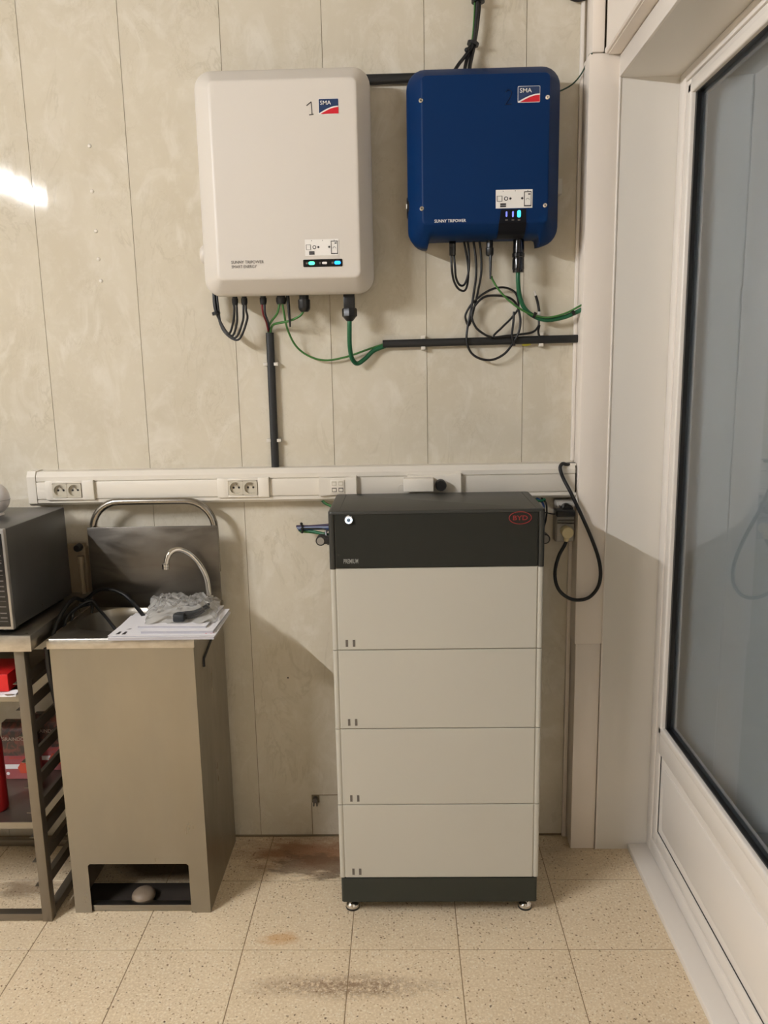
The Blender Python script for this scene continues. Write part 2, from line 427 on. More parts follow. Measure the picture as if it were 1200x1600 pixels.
for a in ((GY1, GY1+.006, GZ0, GZ1), (GY0-.006, GY0, GZ0, GZ1), (GY1, GY0, GZ0, GZ0+.006), (GY1, GY0, GZ1-.006, GZ1)):
    gk.box(XR+.010, XR+.024, a[0]-.003, a[1]+.003, a[2]-.003, a[3]+.003)
part('gasket', gk, M_BLACK, dr)
sp = MB()
for a in ((GY1, GY1+.018, GZ0, GZ1), (GY0-.018, GY0, GZ0, GZ1), (GY1, GY0, GZ0, GZ0+.018), (GY1, GY0, GZ1-.018, GZ1)):
    sp.box(XR+.029, XR+.039, *a)
part('spacer_bar', sp, mat('grey_spacer', (150,152,156), .4, .6), dr)
part('glass_pane', MB().box(XR+.022, XR+.026, GY1, GY0, GZ0, GZ1), M_GLASS, dr)
part('lower_panel', MB().box(XR+.012, XR+.040, YD1+.08, YD0-.08, .11, .39).box(XR+.008, XR+.02, YD1+.118, YD0-.118, .145, .352, .004, 2), M_PVC, dr)
pg = MB()
for a in ((YD0-.0815, YD0-.079, .114, .386), (YD1+.079, YD1+.0815, .114, .386), (YD1+.08, YD0-.08, .1125, .1155)):
    pg.box(XR+.0095, XR+.013, *a)
part('panel_gasket', pg, M_BLACK, dr)
part('roller_blind', MB().box(XR+.075, XR+.079, GY1-.03, GY0+.03, GZ0-.03, GZ1+.03), M_OUT, dr)
part('outer_shell', MB().box(XR+.085, XR+.12, YD1, YD0, 0, ZH), M_OUT, dr)

# ceiling tube lamps
def tube_light(x, y0, y1, z, m, label):
    t = thing('tube_light', label, 'lamp', (x, (y0+y1)/2, ZC))
    part('housing', MB().box(x-.05, x+.05, y0-.03, y1+.03, z+.045, z+.095, .004).prism([(x-.17, z+.005), (x-.05, z+.048), (x+.05, z+.048), (x+.17, z+.005), (x+.17, z+.008), (x+.05, z+.052), (x-.05, z+.052), (x-.17, z+.008)], 'y', y0-.03, y1+.03).box(x-.012, x+.012, y0+.2, y0+.23, z+.09, ZC).box(x-.012, x+.012, y1-.23, y1-.2, z+.09, ZC), M_PVC, t)
    for e in (y0-.02, y1-.012): part('lamp_holder', MB().box(x-.022, x+.022, e, e+.03, z-.02, z+.048, .003), M_PVC, t)
    part('tube', MB().cyl((x, y0+.012, z), (x, y1-.012, z), .014, n=10), m, t)
    return t
tube_light(-2.46, -3.18, -1.86, 2.80, M_TUBE, 'white ceiling lamp with one long tube on the left of the room')

# ================================================================ INVERTERS
def screen_sticker(parent, x0, z0, w, h, y):
    """white instruction sticker with small pictograms (its code square stays blank)"""
    st = part('instruction_sticker', MB().box(x0, x0+w, y-.0006, y, z0, z0+h), M_WHITE, parent)
    X = lambda u: x0+u*w
    Zz = lambda v: z0+v*h
    yy = y-.0012
    def rect(u0, u1, v0, v1, m, t=.0): part('pictogram', MB().box(X(u0), X(u1), yy-.0002, yy+.0004, Zz(v0), Zz(v1)), m, st)
    rect(.03, .045, .38, .66, M_INKSOFT); rect(.16, .175, .38, .66, M_INKSOFT); rect(.03, .175, .66, .68, M_INKSOFT); rect(.03, .175, .37, .39, M_INKSOFT)
    part('pictogram', MB().lathe((X(.28), yy, Zz(.52)), (X(.28), yy+.0006, Zz(.52)), [(0, w*.055), (1, w*.055)], 16), M_INK, st)
    part('pictogram', MB().lathe((X(.28), yy-.0004, Zz(.52)), (X(.28), yy, Zz(.52)), [(0, w*.034), (1, w*.034)], 16), M_WHITE, st)
    for u in (.37, .69):
        part('pictogram', MB().prism([(X(u), Zz(.47)), (X(u+.03), Zz(.47)), (X(u+.03), Zz(.43)), (X(u+.065), Zz(.52)), (X(u+.03), Zz(.61)), (X(u+.03), Zz(.57)), (X(u), Zz(.57))], 'y', yy, yy+.0006), M_INK, st)
    rect(.12, .28, .18, .27, M_INK); rect(.12, .28, .07, .16, M_INK)
    rect(.77, .785, .1, .86, M_INK); rect(.955, .97, .1, .86, M_INK); rect(.77, .97, .84, .88, M_INK); rect(.77, .97, .08, .14, M_INK); rect(.88, .94, .71, .77, M_INK)
    arc = [(X(.87)+w*.045*math.cos(a), yy, Zz(.42)+w*.045*math.sin(a)) for a in [PI*k/10 for k in range(11)]]
    part('pictogram', MB().tube(arc, .0006, 4, 1, False), M_INKSOFT, st)
    for u in (.2, .53, .87): rect(u-.008, u+.008, .9, .95, M_INK)
    return st
def maker_logo(parent, x0, z0, w, h, y, tilt=0.):
    bd = part('logo', MB().rings([rrect(x0-.0012, x0+w+.0012, z0-.0012, z0+h+.0012, .003, y-.0005), rrect(x0-.0012, x0+w+.0012, z0-.0012, z0+h+.0012, .003, y)]), M_WHITE, parent)
    part('logo_field', MB().rings([rrect(x0, x0+w, z0, z0+h, .002, y-.0010), rrect(x0, x0+w, z0, z0+h, .002, y-.0004)]), M_LOGOB, bd)
    curve = [(x0+w*u, z0+h*(.05+.48*math.sin(u*PI*.5)**1.0)) for u in [k/10 for k in range(11)]]
    part('logo_stripe', MB().prism([(x0, z0)]+curve+[(x0+w, z0)], 'y', y-.0014, y-.0008), M_WHITE, bd)
    cur2 = [(x0+w*u, z0+h*(.0+.44*math.sin((u-.08)/.92*PI*.5))) for u in [.08+.092*k for k in range(11)]]
    part('logo_swoosh', MB().prism(cur2+[(x0+w, z0+.0004)], 'y', y-.0018, y-.0012), M_LOGOR, bd)
    text(bd, 'logo_letters', 'SMA', x0+w*.07, y-.0022, z0+h*.60, w*.56, M_WHITE, h*.28, .004)
    return bd
def gland(parent, px, z_top, y, h, r, m=M_BLACK, n=12, name='cable_gland', taper=.62):
    return part(name, MB().lathe((px, y, z_top), (px, y, z_top-h), [(0, r*.8), (.3, r*.8), (.32, r), (.75, r), (.88, r*.9), (1, r*taper)], n), m, parent)

# ---- white hybrid inverter
I1 = thing('inverter', 'large white wall inverter marked 1 with three status lights', 'inverter', (-.31, 0, 1.826))
x0, x1, z0, z1 = -.5575, -.0620, 1.826, 2.4385
R = [rrect(x0+.010, x1-.010, z0+.010, z1-.010, .04, -.012), rrect(x0+.002, x1-.002, z0+.002, z1-.002, .048, -.10),
     rrect(x0, x1, z0, z1, .048, -.112), rrect(x0+.0005, x1-.0005, z0+.0005, z1-.0005, .048, -.122), rrect(x0+.004, x1-.004, z0+.004, z1-.004, .046, -.130)]
fx0, fx1, fz0, fz1, fy = -.506, -.0985, 1.868, 2.3935, -.178
for t in (.12, .5, .9, .97):
    g = lambda a, b: a+(b-a)*t
    R.append(rrect(g(x0+.004, fx0), g(x1-.004, fx1), g(z0+.004, fz0), g(z1-.004, fz1), .046+(.016-.046)*t, -.130+(fy+.130)*(t+.04*math.sin(PI*t))))
R += [rrect(fx0+.002, fx1-.002, fz0+.002, fz1-.002, .016, fy), rrect(fx0+.008, fx1-.008, fz0+.008, fz1-.008, .012, fy)]
part('housing', MB().rings(R), M_INV1, I1, ang=50)
part('wall_bracket', MB().box(-.50, -.12, -.013, -.0005, 1.90, 2.38), M_STEELD, I1)
maker_logo(I1, -0.2019, 2.3018, -0.148--0.2019, .0385, fy)
mk = MB().tube([(-0.2354, -0.1788, 2.3246), (-0.2227, -0.1788, 2.334)], .0011, 6, smooth=False).tube([(-0.2227, -0.1788, 2.334), (-0.2213, -0.1788, 2.3012)], .0011, 6, smooth=False).tube([(-0.2292, -0.1788, 2.3006), (-0.2168, -0.1788, 2.3019)], .0012, 6, smooth=False)
part('handwritten_number', mk, M_INK, I1)
text(I1, 'lettering', 'SUNNY TRIPOWER', -0.4659, fy-.0008, 1.9105, .0935, M_INKSOFT, .0085, .01)
text(I1, 'lettering', 'SMART ENERGY', -0.4656, fy-.0008, 1.8982, .072, M_INKSOFT, .0085)
screen_sticker(I1, -0.2538, 1.9279, .096, .0445, fy-.0002)
lx, lz = -0.2604, 1.8973
lp = part('status_panel', MB().rings([rrect(lx, lx+.112, lz, lz+.0205, .003, fy-.0014), rrect(lx, lx+.112, lz, lz+.0205, .003, fy+.001)]), M_BLACKG, I1)
for u, m, nm in ((.215, M_LEDG, 'green status light'), (.545, M_LEDW, 'white status light'), (.875, M_LEDB, 'blue status light')):
    cx = lx+.112*u; ww = .009 if m is not M_LEDW else .0072; hh = .0048 if m is not M_LEDW else .0032
    o = part('status_light', MB().rings([rrect(cx-ww, cx+ww, lz+.0102-hh, lz+.0102+hh, hh*.95, fy-.0024), rrect(cx-ww, cx+ww, lz+.0102-hh, lz+.0102+hh, hh*.95, fy-.001)]), m if m is not M_LEDW else M_WHITE, lp, nm)
for u in (.07, .40, .72):
    part('light_symbol', MB().box(lx+.112*u, lx+.112*u+.006, fy-.0018, fy-.001, lz+.0075, lz+.0130), M_INKSOFT, lp)
# the switch knob on its left flank
kx, kz = -.5575, 1.95
kb = part('switch_knob', MB().lathe((kx+.012, -.085, kz), (kx-.016, -.085, kz), [(0, .030), (.5, .030), (.8, .026), (1, .020)], 20), M_INV1, I1)
part('knob_pointer', MB().box(kx-.0185, kx-.015, -.088, -.083, kz-.004, kz+.004), M_BLACK, kb)
ZB1 = 1.830
GI = {}
for nm, px, y, h, r in (('a', 367, -.085, .028, .0095), ('b', 382, -.085, .028, .0095), ('c', 411, -.085, .028, .0105), ('d', 439, -.085, .028, .0155), ('e', 475, -.085, .052, .018), ('f', 545.5, -.085, .080, .0205)):
    xx = {'a': -0.4799, 'b': -0.452, 'c': -0.3954, 'd': -0.3417, 'e': -0.2728, 'f': -0.138}[nm]
    GI[nm] = (xx, y, ZB1-h)
    if nm == 'f':
        part('cable_gland', MB().box(xx-.0165, xx+.0165, y-.016, y+.016, ZB1-.045, ZB1+.002, .003).lathe((xx, y, ZB1-.042), (xx, y, ZB1-h), [(0, .020), (.1, .0225), (.62, .0225), (.7, .019), (1, .0095)], 8), M_BLACK, I1)
    elif nm == 'e': gland(I1, xx, ZB1+.002, y, h, r, n=10)
    else: gland(I1, xx, ZB1+.002, y, h, r, taper=.85)
ax = -0.3216
part('antenna', MB().lathe((ax, -.085, ZB1+.002), (ax+.004, -.085, 1.7367), [(0, .0052), (.35, .0050), (1, .0026)], 10), M_BLACK, I1)

# ---- blue inverter
I2 = thing('inverter', 'smaller blue wall inverter marked 2 with four front screws', 'inverter', (.26, 0, 1.95))
x0, x1, z0, z1 = .0400, .4740, 1.9505, 2.4345
NT = (.096, .4225, .0225)
NTi = lambda t: (.096+.02*t, .4225-.02*t, .0225*(1-t))
R = [rrect(x0+.008, x1-.008, z0+.006, z1-.008, .045, -.012, notch=NT), rrect(x0, x1, z0, z1, .052, -.085, notch=NT), rrect(x0+.001, x1-.001, z0+.001, z1-.001, .052, -.100, notch=NT)]
gx0, gx1, gz0, gz1, gy = .081, .4345, 2.008, 2.3985, -.158
# (front face outline; the lower rim rolls back to the notch)
for t in (.15, .35, .6, .85, .95, 1., 1.12):
    g = lambda a, b: a+(b-a)*t
    nz = g(z0, gz0)
    R.append(rrect(g(x0+.001, gx0), g(x1-.001, gx1), nz, g(z1-.001, gz1), .052+(.014-.052)*t, -.100+(gy+.100)*(1 if t >= 1 else min(1, t+.06*math.sin(PI*t))),
                   notch=(.096+.012*t, .4225-.012*t, max(.0225-(nz-z0)*.72, 0.0))))
part('housing', MB().rings(R), M_INV2, I2, ang=50)
part('wall_bracket', MB().box(.10, .41, -.013, -.0005, 2.02, 2.38), M_STEELD, I2)
for a in ((0.0793, -0.158, 2.3359), (0.428, -0.158, 2.3351), (0.079, -0.158, 2.0518), (0.426, -0.158, 2.0524)):
    s_ = part('screw', MB().lathe((a[0], gy+.001, a[2]), (a[0], gy-.0022, a[2]), [(0, .0062), (.6, .0062), (1, .0046)], 14), M_CHROME, I2, 'bright metal screw')
    part('screw_recess', MB().cyl((a[0], gy-.0026, a[2]), (a[0], gy-.002, a[2]), .0020, n=6), M_INK, s_)
maker_logo(I2, 0.3474, 2.3241, .0590, .0400, gy)
mk = MB().tube([(0.3128, -0.1586, 2.351), (0.3197, -0.1586, 2.3565), (0.3285, -0.1586, 2.3522), (0.3269, -0.1586, 2.3408), (0.313, -0.1586, 2.319)], .0010, 6).tube([(0.313, -0.1586, 2.319), (0.3297, -0.1586, 2.3203)], .0010, 6, smooth=False)
part('handwritten_number', mk, M_INK2, I2)
text(I2, 'lettering', 'SUNNY TRIPOWER', 0.1148, gy-.0006, 2.0129, .0890, M_WHITE, .0085, .012)
# black light strip that runs over the lower rim
zt_, zm_ = 2.044, gz0+.004
tx0, tx1 = 0.3028, 0.373
bx0, bx1 = tx0-.006, tx1+.001
prof = [(gy-.0008, zt_, 0.), (gy-.0008, gz0+.004, .8)]
for t in (1., .85, .7, .55, .4, .2, 0.):
    nz = z0+(gz0-z0)*t
    prof.append((-.100+(gy+.100)*min(1, t+.06*math.sin(PI*t))-.0022, nz+max(.0225-(nz-z0)*.72, 0.)-.0006, 1.-.0*t))
front_ = []; back_ = []
for yy_, zz_, f_ in prof:
    front_.append([(tx0+(bx0-tx0)*f_, yy_, zz_), (tx1+(bx1-tx1)*f_, yy_, zz_)])
lpm = MB()
lpm.rings([[a_[0], a_[1], (a_[1][0], a_[1][1]+.004, a_[1][2]+.001), (a_[0][0], a_[0][1]+.004, a_[0][2]+.001)] for a_ in front_])
lpn = part('light_strip', lpm, M_STRIP, I2)
screen_sticker(I2, 0.2875, 2.047, .1030, .0495, gy-.0008)
for a, m, ww, hh in (((0.318, -0.16, 2.0313), M_LEDV, .0024, .0072), ((0.3361, -0.16, 2.0309), M_LEDV, .0024, .0078), ((0.3532, -0.16, 2.0314), M_LEDC, .0048, .0095)):
    part('status_light', MB().rings([rrect(a[0]-ww, a[0]+ww, a[2]-hh, a[2]+hh, ww*.9, gy-.0026), rrect(a[0]-ww, a[0]+ww, a[2]-hh, a[2]+hh, ww*.9, gy-.0006)]), m, lpn, 'glowing cyan light' if m is M_LEDC else 'dim violet light')
for a in ((0.3182, -0.16, 2.0158), (0.3362, -0.16, 2.0154), (0.3534, -0.16, 2.015)):
    part('light_symbol', MB().box(a[0]-.0035, a[0]+.0035, gy-.0014, gy-.0006, a[2]-.0018, a[2]+.0018), M_INKSOFT, lpn)
kz = 2.0692
kb = part('switch_knob', MB().lathe((x0+.012, -.075, kz), (x0-.0025, -.075, kz), [(0, .031), (.8, .031), (1, .027)], 20), M_BLACK, I2, 'black rotary switch')
part('knob_pointer', MB().box(x0-.0045, x0-.002, -.104, -.098, kz-.006, kz+.006), M_WHITE, kb)
part('side_plate', MB().box(.462, 0.4964, -.040, -.004, 2.1057, 2.1487, .002).lathe((.478, -.045, 2.1256), (.478, -.030, 2.1256), [(0, .006), (1, .006)], 12), M_CLIP, I2, 'pale end plate behind the right flank')
ZB2 = 1.9735
GJ = {'a': (0.1706, -0.075, 1.9321), 'b': (0.2115, -0.06, 1.9769), 'c': (0.2801, -0.075, 1.9297), 'd': (0.3638, -0.08, 1.88)}
part('cable_connector', MB().box(GJ['a'][0]-.0095, GJ['a'][0]+.0095, -.084, -.066, GJ['a'][2], ZB2+.006, .003), M_BLACKG, I2)
xx = GJ['c'][0]
part('antenna', MB().lathe((xx, -.075, ZB2+.006), (xx, -.075, GJ['c'][2]), [(0, .010), (.5, .010), (.55, .012), (.9, .012), (1, .009)], 10).lathe((xx+.002, -.080, GJ['c'][2]+.02), (0.2818, -.080, 1.8635), [(0, .0048), (.3, .0048), (1, .0026)], 8), M_BLACK, I2)
xx = GJ['d'][0]
part('cable_gland', MB().lathe((xx, -.08, ZB2+.008), (xx, -.08, GJ['d'][2]), [(0, .0155), (.45, .0165), (.47, .0185), (.56, .0185), (.58, .0165), (.66, .0175), (.9, .0180), (.92, .0165), (1, .0160)], 16), M_BLACKG, I2)

# ================================================================ DUCTS AND CABLES ON THE WALL
def duct(pts, hw, label, clips):
    a, b = Vector(pts[0]), Vector(pts[1])
    t = thing('cable_duct', label, 'duct', tuple((a+b)/2))
    d = (b-a).normalized(); y = Vector((0, -1, 0)); x = d.cross(y).normalized()
    def ring(p, s=1.): return [p+x*u*s+y*v*s for u, v in [(hw*math.copysign(abs(math.cos(q))**.6, math.cos(q)), hw*math.copysign(abs(math.sin(q))**.6, math.sin(q))) for q in [2*PI*k/16 for k in range(16)]]]
    part('sleeve', MB().rings([ring(a), ring(b)]), M_DUCT, t, ang=40)
    for c in clips:
        for sgn in (-1, 1):
            e = Vector(c)+x*sgn*(hw+.0045)
            part('clip', MB().box(e.x-.0065, e.x+.0065, c[1]-.010, -.0005, e.z-.0050, e.z+.0050, .001), M_CLIP, t)
    return t
duct([(-0.0421, -0.0125, 1.6833), (0.571, -0.0125, 1.6876)], .0120, 'black cable duct running level under the blue inverter', [(0.0828, -0.0125, 1.6847), (0.4455, -0.0125, 1.6872)])
duct([(-0.3917, -0.0125, 1.7241), (-0.3923, -0.0125, 1.3027)], .0120, 'black upright cable duct below the white inverter down to the trunking', [(-0.392, -0.0125, 1.6285), (-0.3925, -0.0125, 1.3907)])
duct([(-0.0986, -0.014, 2.4403), (0.0885, -0.014, 2.4406)], .0130, 'short black cable duct between the tops of the two inverters', [])
def up_(p): return (p[0]+.004, p[1], ZC+.001)
def cable(pts, r, m, label, n=8, group=None, cat='cable', name='cable'):
    o = Vector(pts[0]); return solo(name, MB().tube(pts, r, n), m, label, cat, tuple(o), group, ang=60)
# under the white inverter
g = 'thin black cables looping below the white inverter'
A, B = GI['a'], GI['b']
ends = [(A[0]-.004, A[2]), (A[0]+.004, A[2]), (B[0]-.004, B[2]), (B[0]+.004, B[2])]
names = ['thin black cable, outermost of the loops left under the white inverter', 'thin black cable, second loop under the white inverter', 'thin black cable, third loop under the white inverter', 'thin black cable, innermost loop under the white inverter']
lows = [((-0.508, -0.07, 1.7222), (-0.5375, -0.05, 1.7636)), ((-0.4987, -0.07, 1.7144), (-0.5342, -0.05, 1.7541)), ((-0.4892, -0.07, 1.7086), (-0.5327, -0.05, 1.7445)), ((-0.4798, -0.07, 1.7027), (-0.5293, -0.05, 1.7349))]
tops = [(-0.5539, -0.04, 1.8592), (-0.5496, -0.046, 1.8586), (-0.5481, -0.04, 1.8591), (-0.5428, -0.046, 1.8584)]
mids = [(-0.4907, -0.08, 1.7516), (-0.4791, -0.08, 1.7514), (-0.4614, -0.08, 1.7548), (-0.4476, -0.08, 1.7601)]
mid2 = [(-0.5522, -0.045, 1.8022), (-0.5469, -0.051, 1.8016), (-0.5443, -0.045, 1.802), (-0.5391, -0.051, 1.8015)]
for k in range(4):
    cable([(ends[k][0], -.085, ends[k][1]+.006), (ends[k][0], -.085, ends[k][1]-.015), mids[k], lows[k][0], lows[k][1], mid2[k], tops[k]], .0034, M_CABLE, names[k], group=g)
solo('cable_tie', MB().lathe((-0.5483, -0.048, 1.7886), (-0.5459, -0.048, 1.7801), [(0, .0125), (1, .0125)], 12), M_BLACK, 'small black cable tie round the loops left under the white inverter', 'cable tie', (-0.5485, -0.048, 1.7848))
C = GI['c']
dt = (-0.3924, -0.0125, 1.73)
cable([(C[0]-.004, -.085, C[2]+.005), (-0.3984, -0.08, 1.7778), (-0.3949, -0.05, 1.755), (-0.3954, -0.018, 1.7317), (-0.395, -0.0125, 1.7164)], .0030, M_REDW, 'thin dark red wire from the white inverter into the upright duct')
cable([(C[0]+.004, -.085, C[2]+.005), (-0.3917, -0.08, 1.7777), (-0.389, -0.05, 1.7549), (-0.3918, -0.016, 1.7317), (-0.392, -0.0125, 1.7164)], .0030, mat('navy_wire', (26,30,52), .4), 'thin dark blue wire from the white inverter into the upright duct')
cable([(-0.3463, -0.085, 1.8062), (-0.356, -0.08, 1.777), (-0.3791, -0.05, 1.7566), (-0.3937, -0.02, 1.7393), (-0.397, -0.0125, 1.7165)], .0034, M_GREEN2, 'light green wire from the middle gland into the upright duct')
cable([(-0.2741, -0.085, 1.7843), (-0.2882, -0.085, 1.7678), (-0.3255, -0.07, 1.7544), (-0.3685, -0.045, 1.7491), (-0.3845, -0.022, 1.739), (-0.39, -0.0125, 1.7163)], .0036, M_GREEN2, 'light green wire sweeping left from the round gland into the upright duct')
cable([(-0.3386, -0.085, 1.8061), (-0.3348, -0.08, 1.7765), (-0.3312, -0.05, 1.7328), (-0.3104, -0.03, 1.6832), (-0.2731, -0.02, 1.6516), (-0.222, -0.018, 1.637), (-0.158, -0.018, 1.6455), (-0.088, -0.016, 1.6676), (-0.0341, -0.0125, 1.6841)], .0032, M_GREEN2, 'long thin light green wire sagging from the white inverter to the level duct')
F_ = GI['f']
cable([(F_[0], -.085, F_[2]+.01), (-0.1394, -0.085, 1.7311), (-0.1408, -0.07, 1.6789), (-0.1365, -0.045, 1.641), (-0.122, -0.03, 1.6253), (-0.0982, -0.024, 1.6385), (-0.0701, -0.018, 1.6633), (-0.0303, -0.0125, 1.6791)], .0070, M_GREEN, 'thick dark green cable hooking from the white inverter to the level duct', 12)
# under the blue inverter
g = 'paired black cables hanging below the blue inverter'
cable([(GJ['a'][0]-.004, -.075, GJ['a'][2]+.005), (0.1686, -0.075, 1.8957), (0.1751, -0.06, 1.8641), (0.1892, -0.05, 1.8407), (0.2088, -0.045, 1.8352), (0.2184, -0.045, 1.8611), (0.218, -0.05, 1.9123), (0.2043, -0.055, 1.9851)], .0034, M_CABLE, 'thin black cable, lower of the two short loops under the blue inverter', group=g)
cable([(GJ['a'][0]+.004, -.075, GJ['a'][2]+.005), (0.1781, -0.075, 1.8992), (0.1817, -0.062, 1.8712), (0.1927, -0.055, 1.8513), (0.2082, -0.052, 1.8531), (0.2199, -0.05, 1.8883), (0.2216, -0.052, 1.934), (0.2157, -0.055, 1.9848)], .0034, M_CABLE, 'thin black cable, upper of the two short loops under the blue inverter', group=g)
cable([(0.2332, -0.05, 1.9852), (0.2409, -0.05, 1.9338), (0.2433, -0.045, 1.8791), (0.2366, -0.035, 1.8242), (0.2274, -0.03, 1.7682), (0.2177, -0.03, 1.7208), (0.2165, -0.032, 1.6824), (0.2313, -0.032, 1.6494), (0.2607, -0.032, 1.6315), (0.2961, -0.032, 1.6289), (0.3313, -0.032, 1.6456), (0.3564, -0.032, 1.6758), (0.3734, -0.034, 1.708),
       (0.3787, -0.034, 1.7459), (0.3686, -0.034, 1.7877), (0.347, -0.034, 1.8107), (0.3103, -0.034, 1.819), (0.2697, -0.034, 1.8161), (0.2407, -0.034, 1.7904), (0.2308, -0.036, 1.7602), (0.2445, -0.036, 1.7257), (0.2718, -0.036, 1.7042), (0.2914, -0.036, 1.6962)], .0036, M_CABLE, 'black cable coiled in the wide lower loop beside the level duct')
cable([(0.2507, -0.045, 1.9855), (0.2575, -0.045, 1.9433), (0.2592, -0.04, 1.8886), (0.2508, -0.028, 1.834), (0.2377, -0.024, 1.7779), (0.2242, -0.022, 1.7344), (0.2143, -0.024, 1.7498), (0.2141, -0.026, 1.7687), (0.2334, -0.028, 1.7985), (0.2702, -0.028, 1.8279), (0.305, -0.028, 1.8422), (0.3379, -0.028, 1.8415), (0.3651, -0.028, 1.824), (0.3733, -0.028, 1.7843),
       (0.3542, -0.028, 1.7543), (0.3253, -0.028, 1.7264), (0.2979, -0.03, 1.6982), (0.3346, -0.033, 1.6992), (0.3775, -0.033, 1.7032), (0.4168, -0.03, 1.7092), (0.4347, -0.026, 1.7262), (0.4367, -0.024, 1.7453)], .0034, M_CABLE, 'black cable coiled in the upper loop and ending at the white sensor lead')
cable([(0.4398, -0.022, 1.6937), (0.4357, -0.022, 1.711), (0.4392, -0.022, 1.7301)], .0034, M_CABLE, 'short black cable stub rising behind the level duct')
cable([(0.3582, -0.04, 1.7705), (0.3567, -0.04, 1.7365), (0.3537, -0.036, 1.6987), (0.3621, -0.034, 1.6699)], .0036, M_CABLE, 'short black cable tail crossing the right of the coil')
sn = thing('sensor_lead', 'small black lead with white ends above the level duct', 'cable', (0.4361, -0.024, 1.7833))
part('lead_wire', MB().tube([(0.4259, -0.024, 1.8175), (0.432, -0.024, 1.7985), (0.4373, -0.024, 1.77)], .0040, 8), M_CABLE, sn)
part('white_tip', MB().tube([(0.4218, -0.024, 1.8307), (0.4259, -0.024, 1.8175)], .0030, 8), M_WHITE, sn)
part('white_connector', MB().tube([(0.4373, -0.024, 1.77), (0.4367, -0.024, 1.7453)], .0045, 8), M_WHITE, sn)
D_ = GJ['d']
cable([(D_[0], -.08, D_[2]+.008), (0.3641, -0.08, 1.8544), (0.3707, -0.07, 1.8147), (0.3887, -0.055, 1.7783), (0.4214, -0.045, 1.7539), (0.4611, -0.04, 1.7439), (0.5073, -0.04, 1.7505), (0.5407, -0.045, 1.7627), (0.5586, -0.05, 1.7714), (0.579, -0.06, 1.7815)], .0066, M_GREEN, 'thick green cable curving right from the blue inverter to the corner cover', 12)
cable([(0.2866, -0.07, 1.8718), (0.291, -0.065, 1.8612), (0.3126, -0.062, 1.8296), (0.3434, -0.062, 1.7992), (0.3781, -0.062, 1.7743), (0.4199, -0.054, 1.7571), (0.463, -0.05, 1.7508), (0.5146, -0.05, 1.7629), (0.5569, -0.056, 1.7841), (0.5782, -0.062, 1.7925)], .0030, M_GREEN2, 'thin light green wire beside the thick green cable')
for a, b in (((0.4149, -0.049, 1.7603), (0.4226, -0.049, 1.7564)), ((0.5307, -0.047, 1.7618), (0.5383, -0.047, 1.7654))):
    solo('cable_tie', MB().lathe(a, b, [(0, .0095), (1, .0095)], 12), M_BLACK, 'black cable tie round the green cables, ' + ('left one' if a[0] < .44 else 'right one near the corner cover'), 'cable tie', a)
solo('cable', MB().tube([(0.3888, -0.012, 1.6738), (0.4006, -0.012, 1.6717), (0.4143, -0.012, 1.6753)], .0038, 8), M_YELL, 'short yellow wire end peeping out below the level duct', 'cable', (0.3888, -0.012, 1.6738))
# from the ceiling down to the blue inverter
g = 'black cables from the ceiling to the blue inverter'
for k, (dx, yy, r, lb) in enumerate(((-2.5, -.030, .0052, 'black cable from the ceiling to the blue inverter, left strand of the bundle'), (3.5, -.030, .0060, 'black cable from the ceiling to the blue inverter, right strand of the bundle'))):
    if k == 0: cable([up_((0.244, -0.03, 2.7027)), (0.244, -0.03, 2.7027), (0.2433, -0.03, 2.6368), (0.2406, -0.03, 2.5786), (0.2325, -0.03, 2.5233), (0.2193, -0.034, 2.4884), (0.2106, -0.05, 2.4559), (0.2062, -0.06, 2.4222)], r, M_CABLE, lb, group=g)
    else: cable([up_((0.254, -0.03, 2.7024)), (0.254, -0.03, 2.7024), (0.2524, -0.03, 2.6365), (0.247, -0.03, 2.5784), (0.238, -0.03, 2.5232), (0.2303, -0.034, 2.4881), (0.2234, -0.05, 2.4556), (0.2208, -0.06, 2.4219)], r, M_CABLE, lb, group=g)
cable([up_((0.2476, -0.04, 2.6982)), (0.2476, -0.04, 2.6982), (0.2469, -0.04, 2.6325), (0.2424, -0.04, 2.5746), (0.2343, -0.04, 2.5196), (0.2133, -0.04, 2.4898), (0.1927, -0.045, 2.4649), (0.1751, -0.06, 2.4366)], .0052, M_CABLE, 'black cable from the ceiling branching left behind the blue inverter', group=g)
cable([up_((0.2373, -0.034, 2.7012)), (0.2373, -0.034, 2.7012), (0.2383, -0.034, 2.6353), (0.2366, -0.034, 2.5855), (0.2303, -0.034, 2.5253), (0.2164, -0.036, 2.4911), (0.2106, -0.05, 2.4526)], .0022, M_GREEN2, 'thin green and yellow wire beside the black bundle above the blue inverter')
solo('cable_tie', MB().lathe((0.2349, -0.034, 2.5251), (0.2327, -0.034, 2.5168), [(0, .017), (1, .017)], 14), M_BLACK, 'black cable tie on the bundle above the blue inverter', 'cable tie', (0.2339, -0.034, 2.5218))
solo('cable_tie', MB().lathe((0.2483, -0.034, 2.6366), (0.2484, -0.034, 2.6284), [(0, .019), (1, .019)], 14), M_BLACK, 'black cable tie on the bundle at the top edge of the photo', 'cable tie', (0.2483, -0.034, 2.6333))
solo('cable_end', MB().tube([(0.2279, -0.04, 2.513), (0.218, -0.05, 2.5029), (0.2143, -0.05, 2.4963)], .0040, 8).sphere((0.2143, -0.05, 2.4997), .0062), M_BLACK, 'short black tie tail sticking left from the bundle', 'cable end', (0.2143, -0.05, 2.4997))
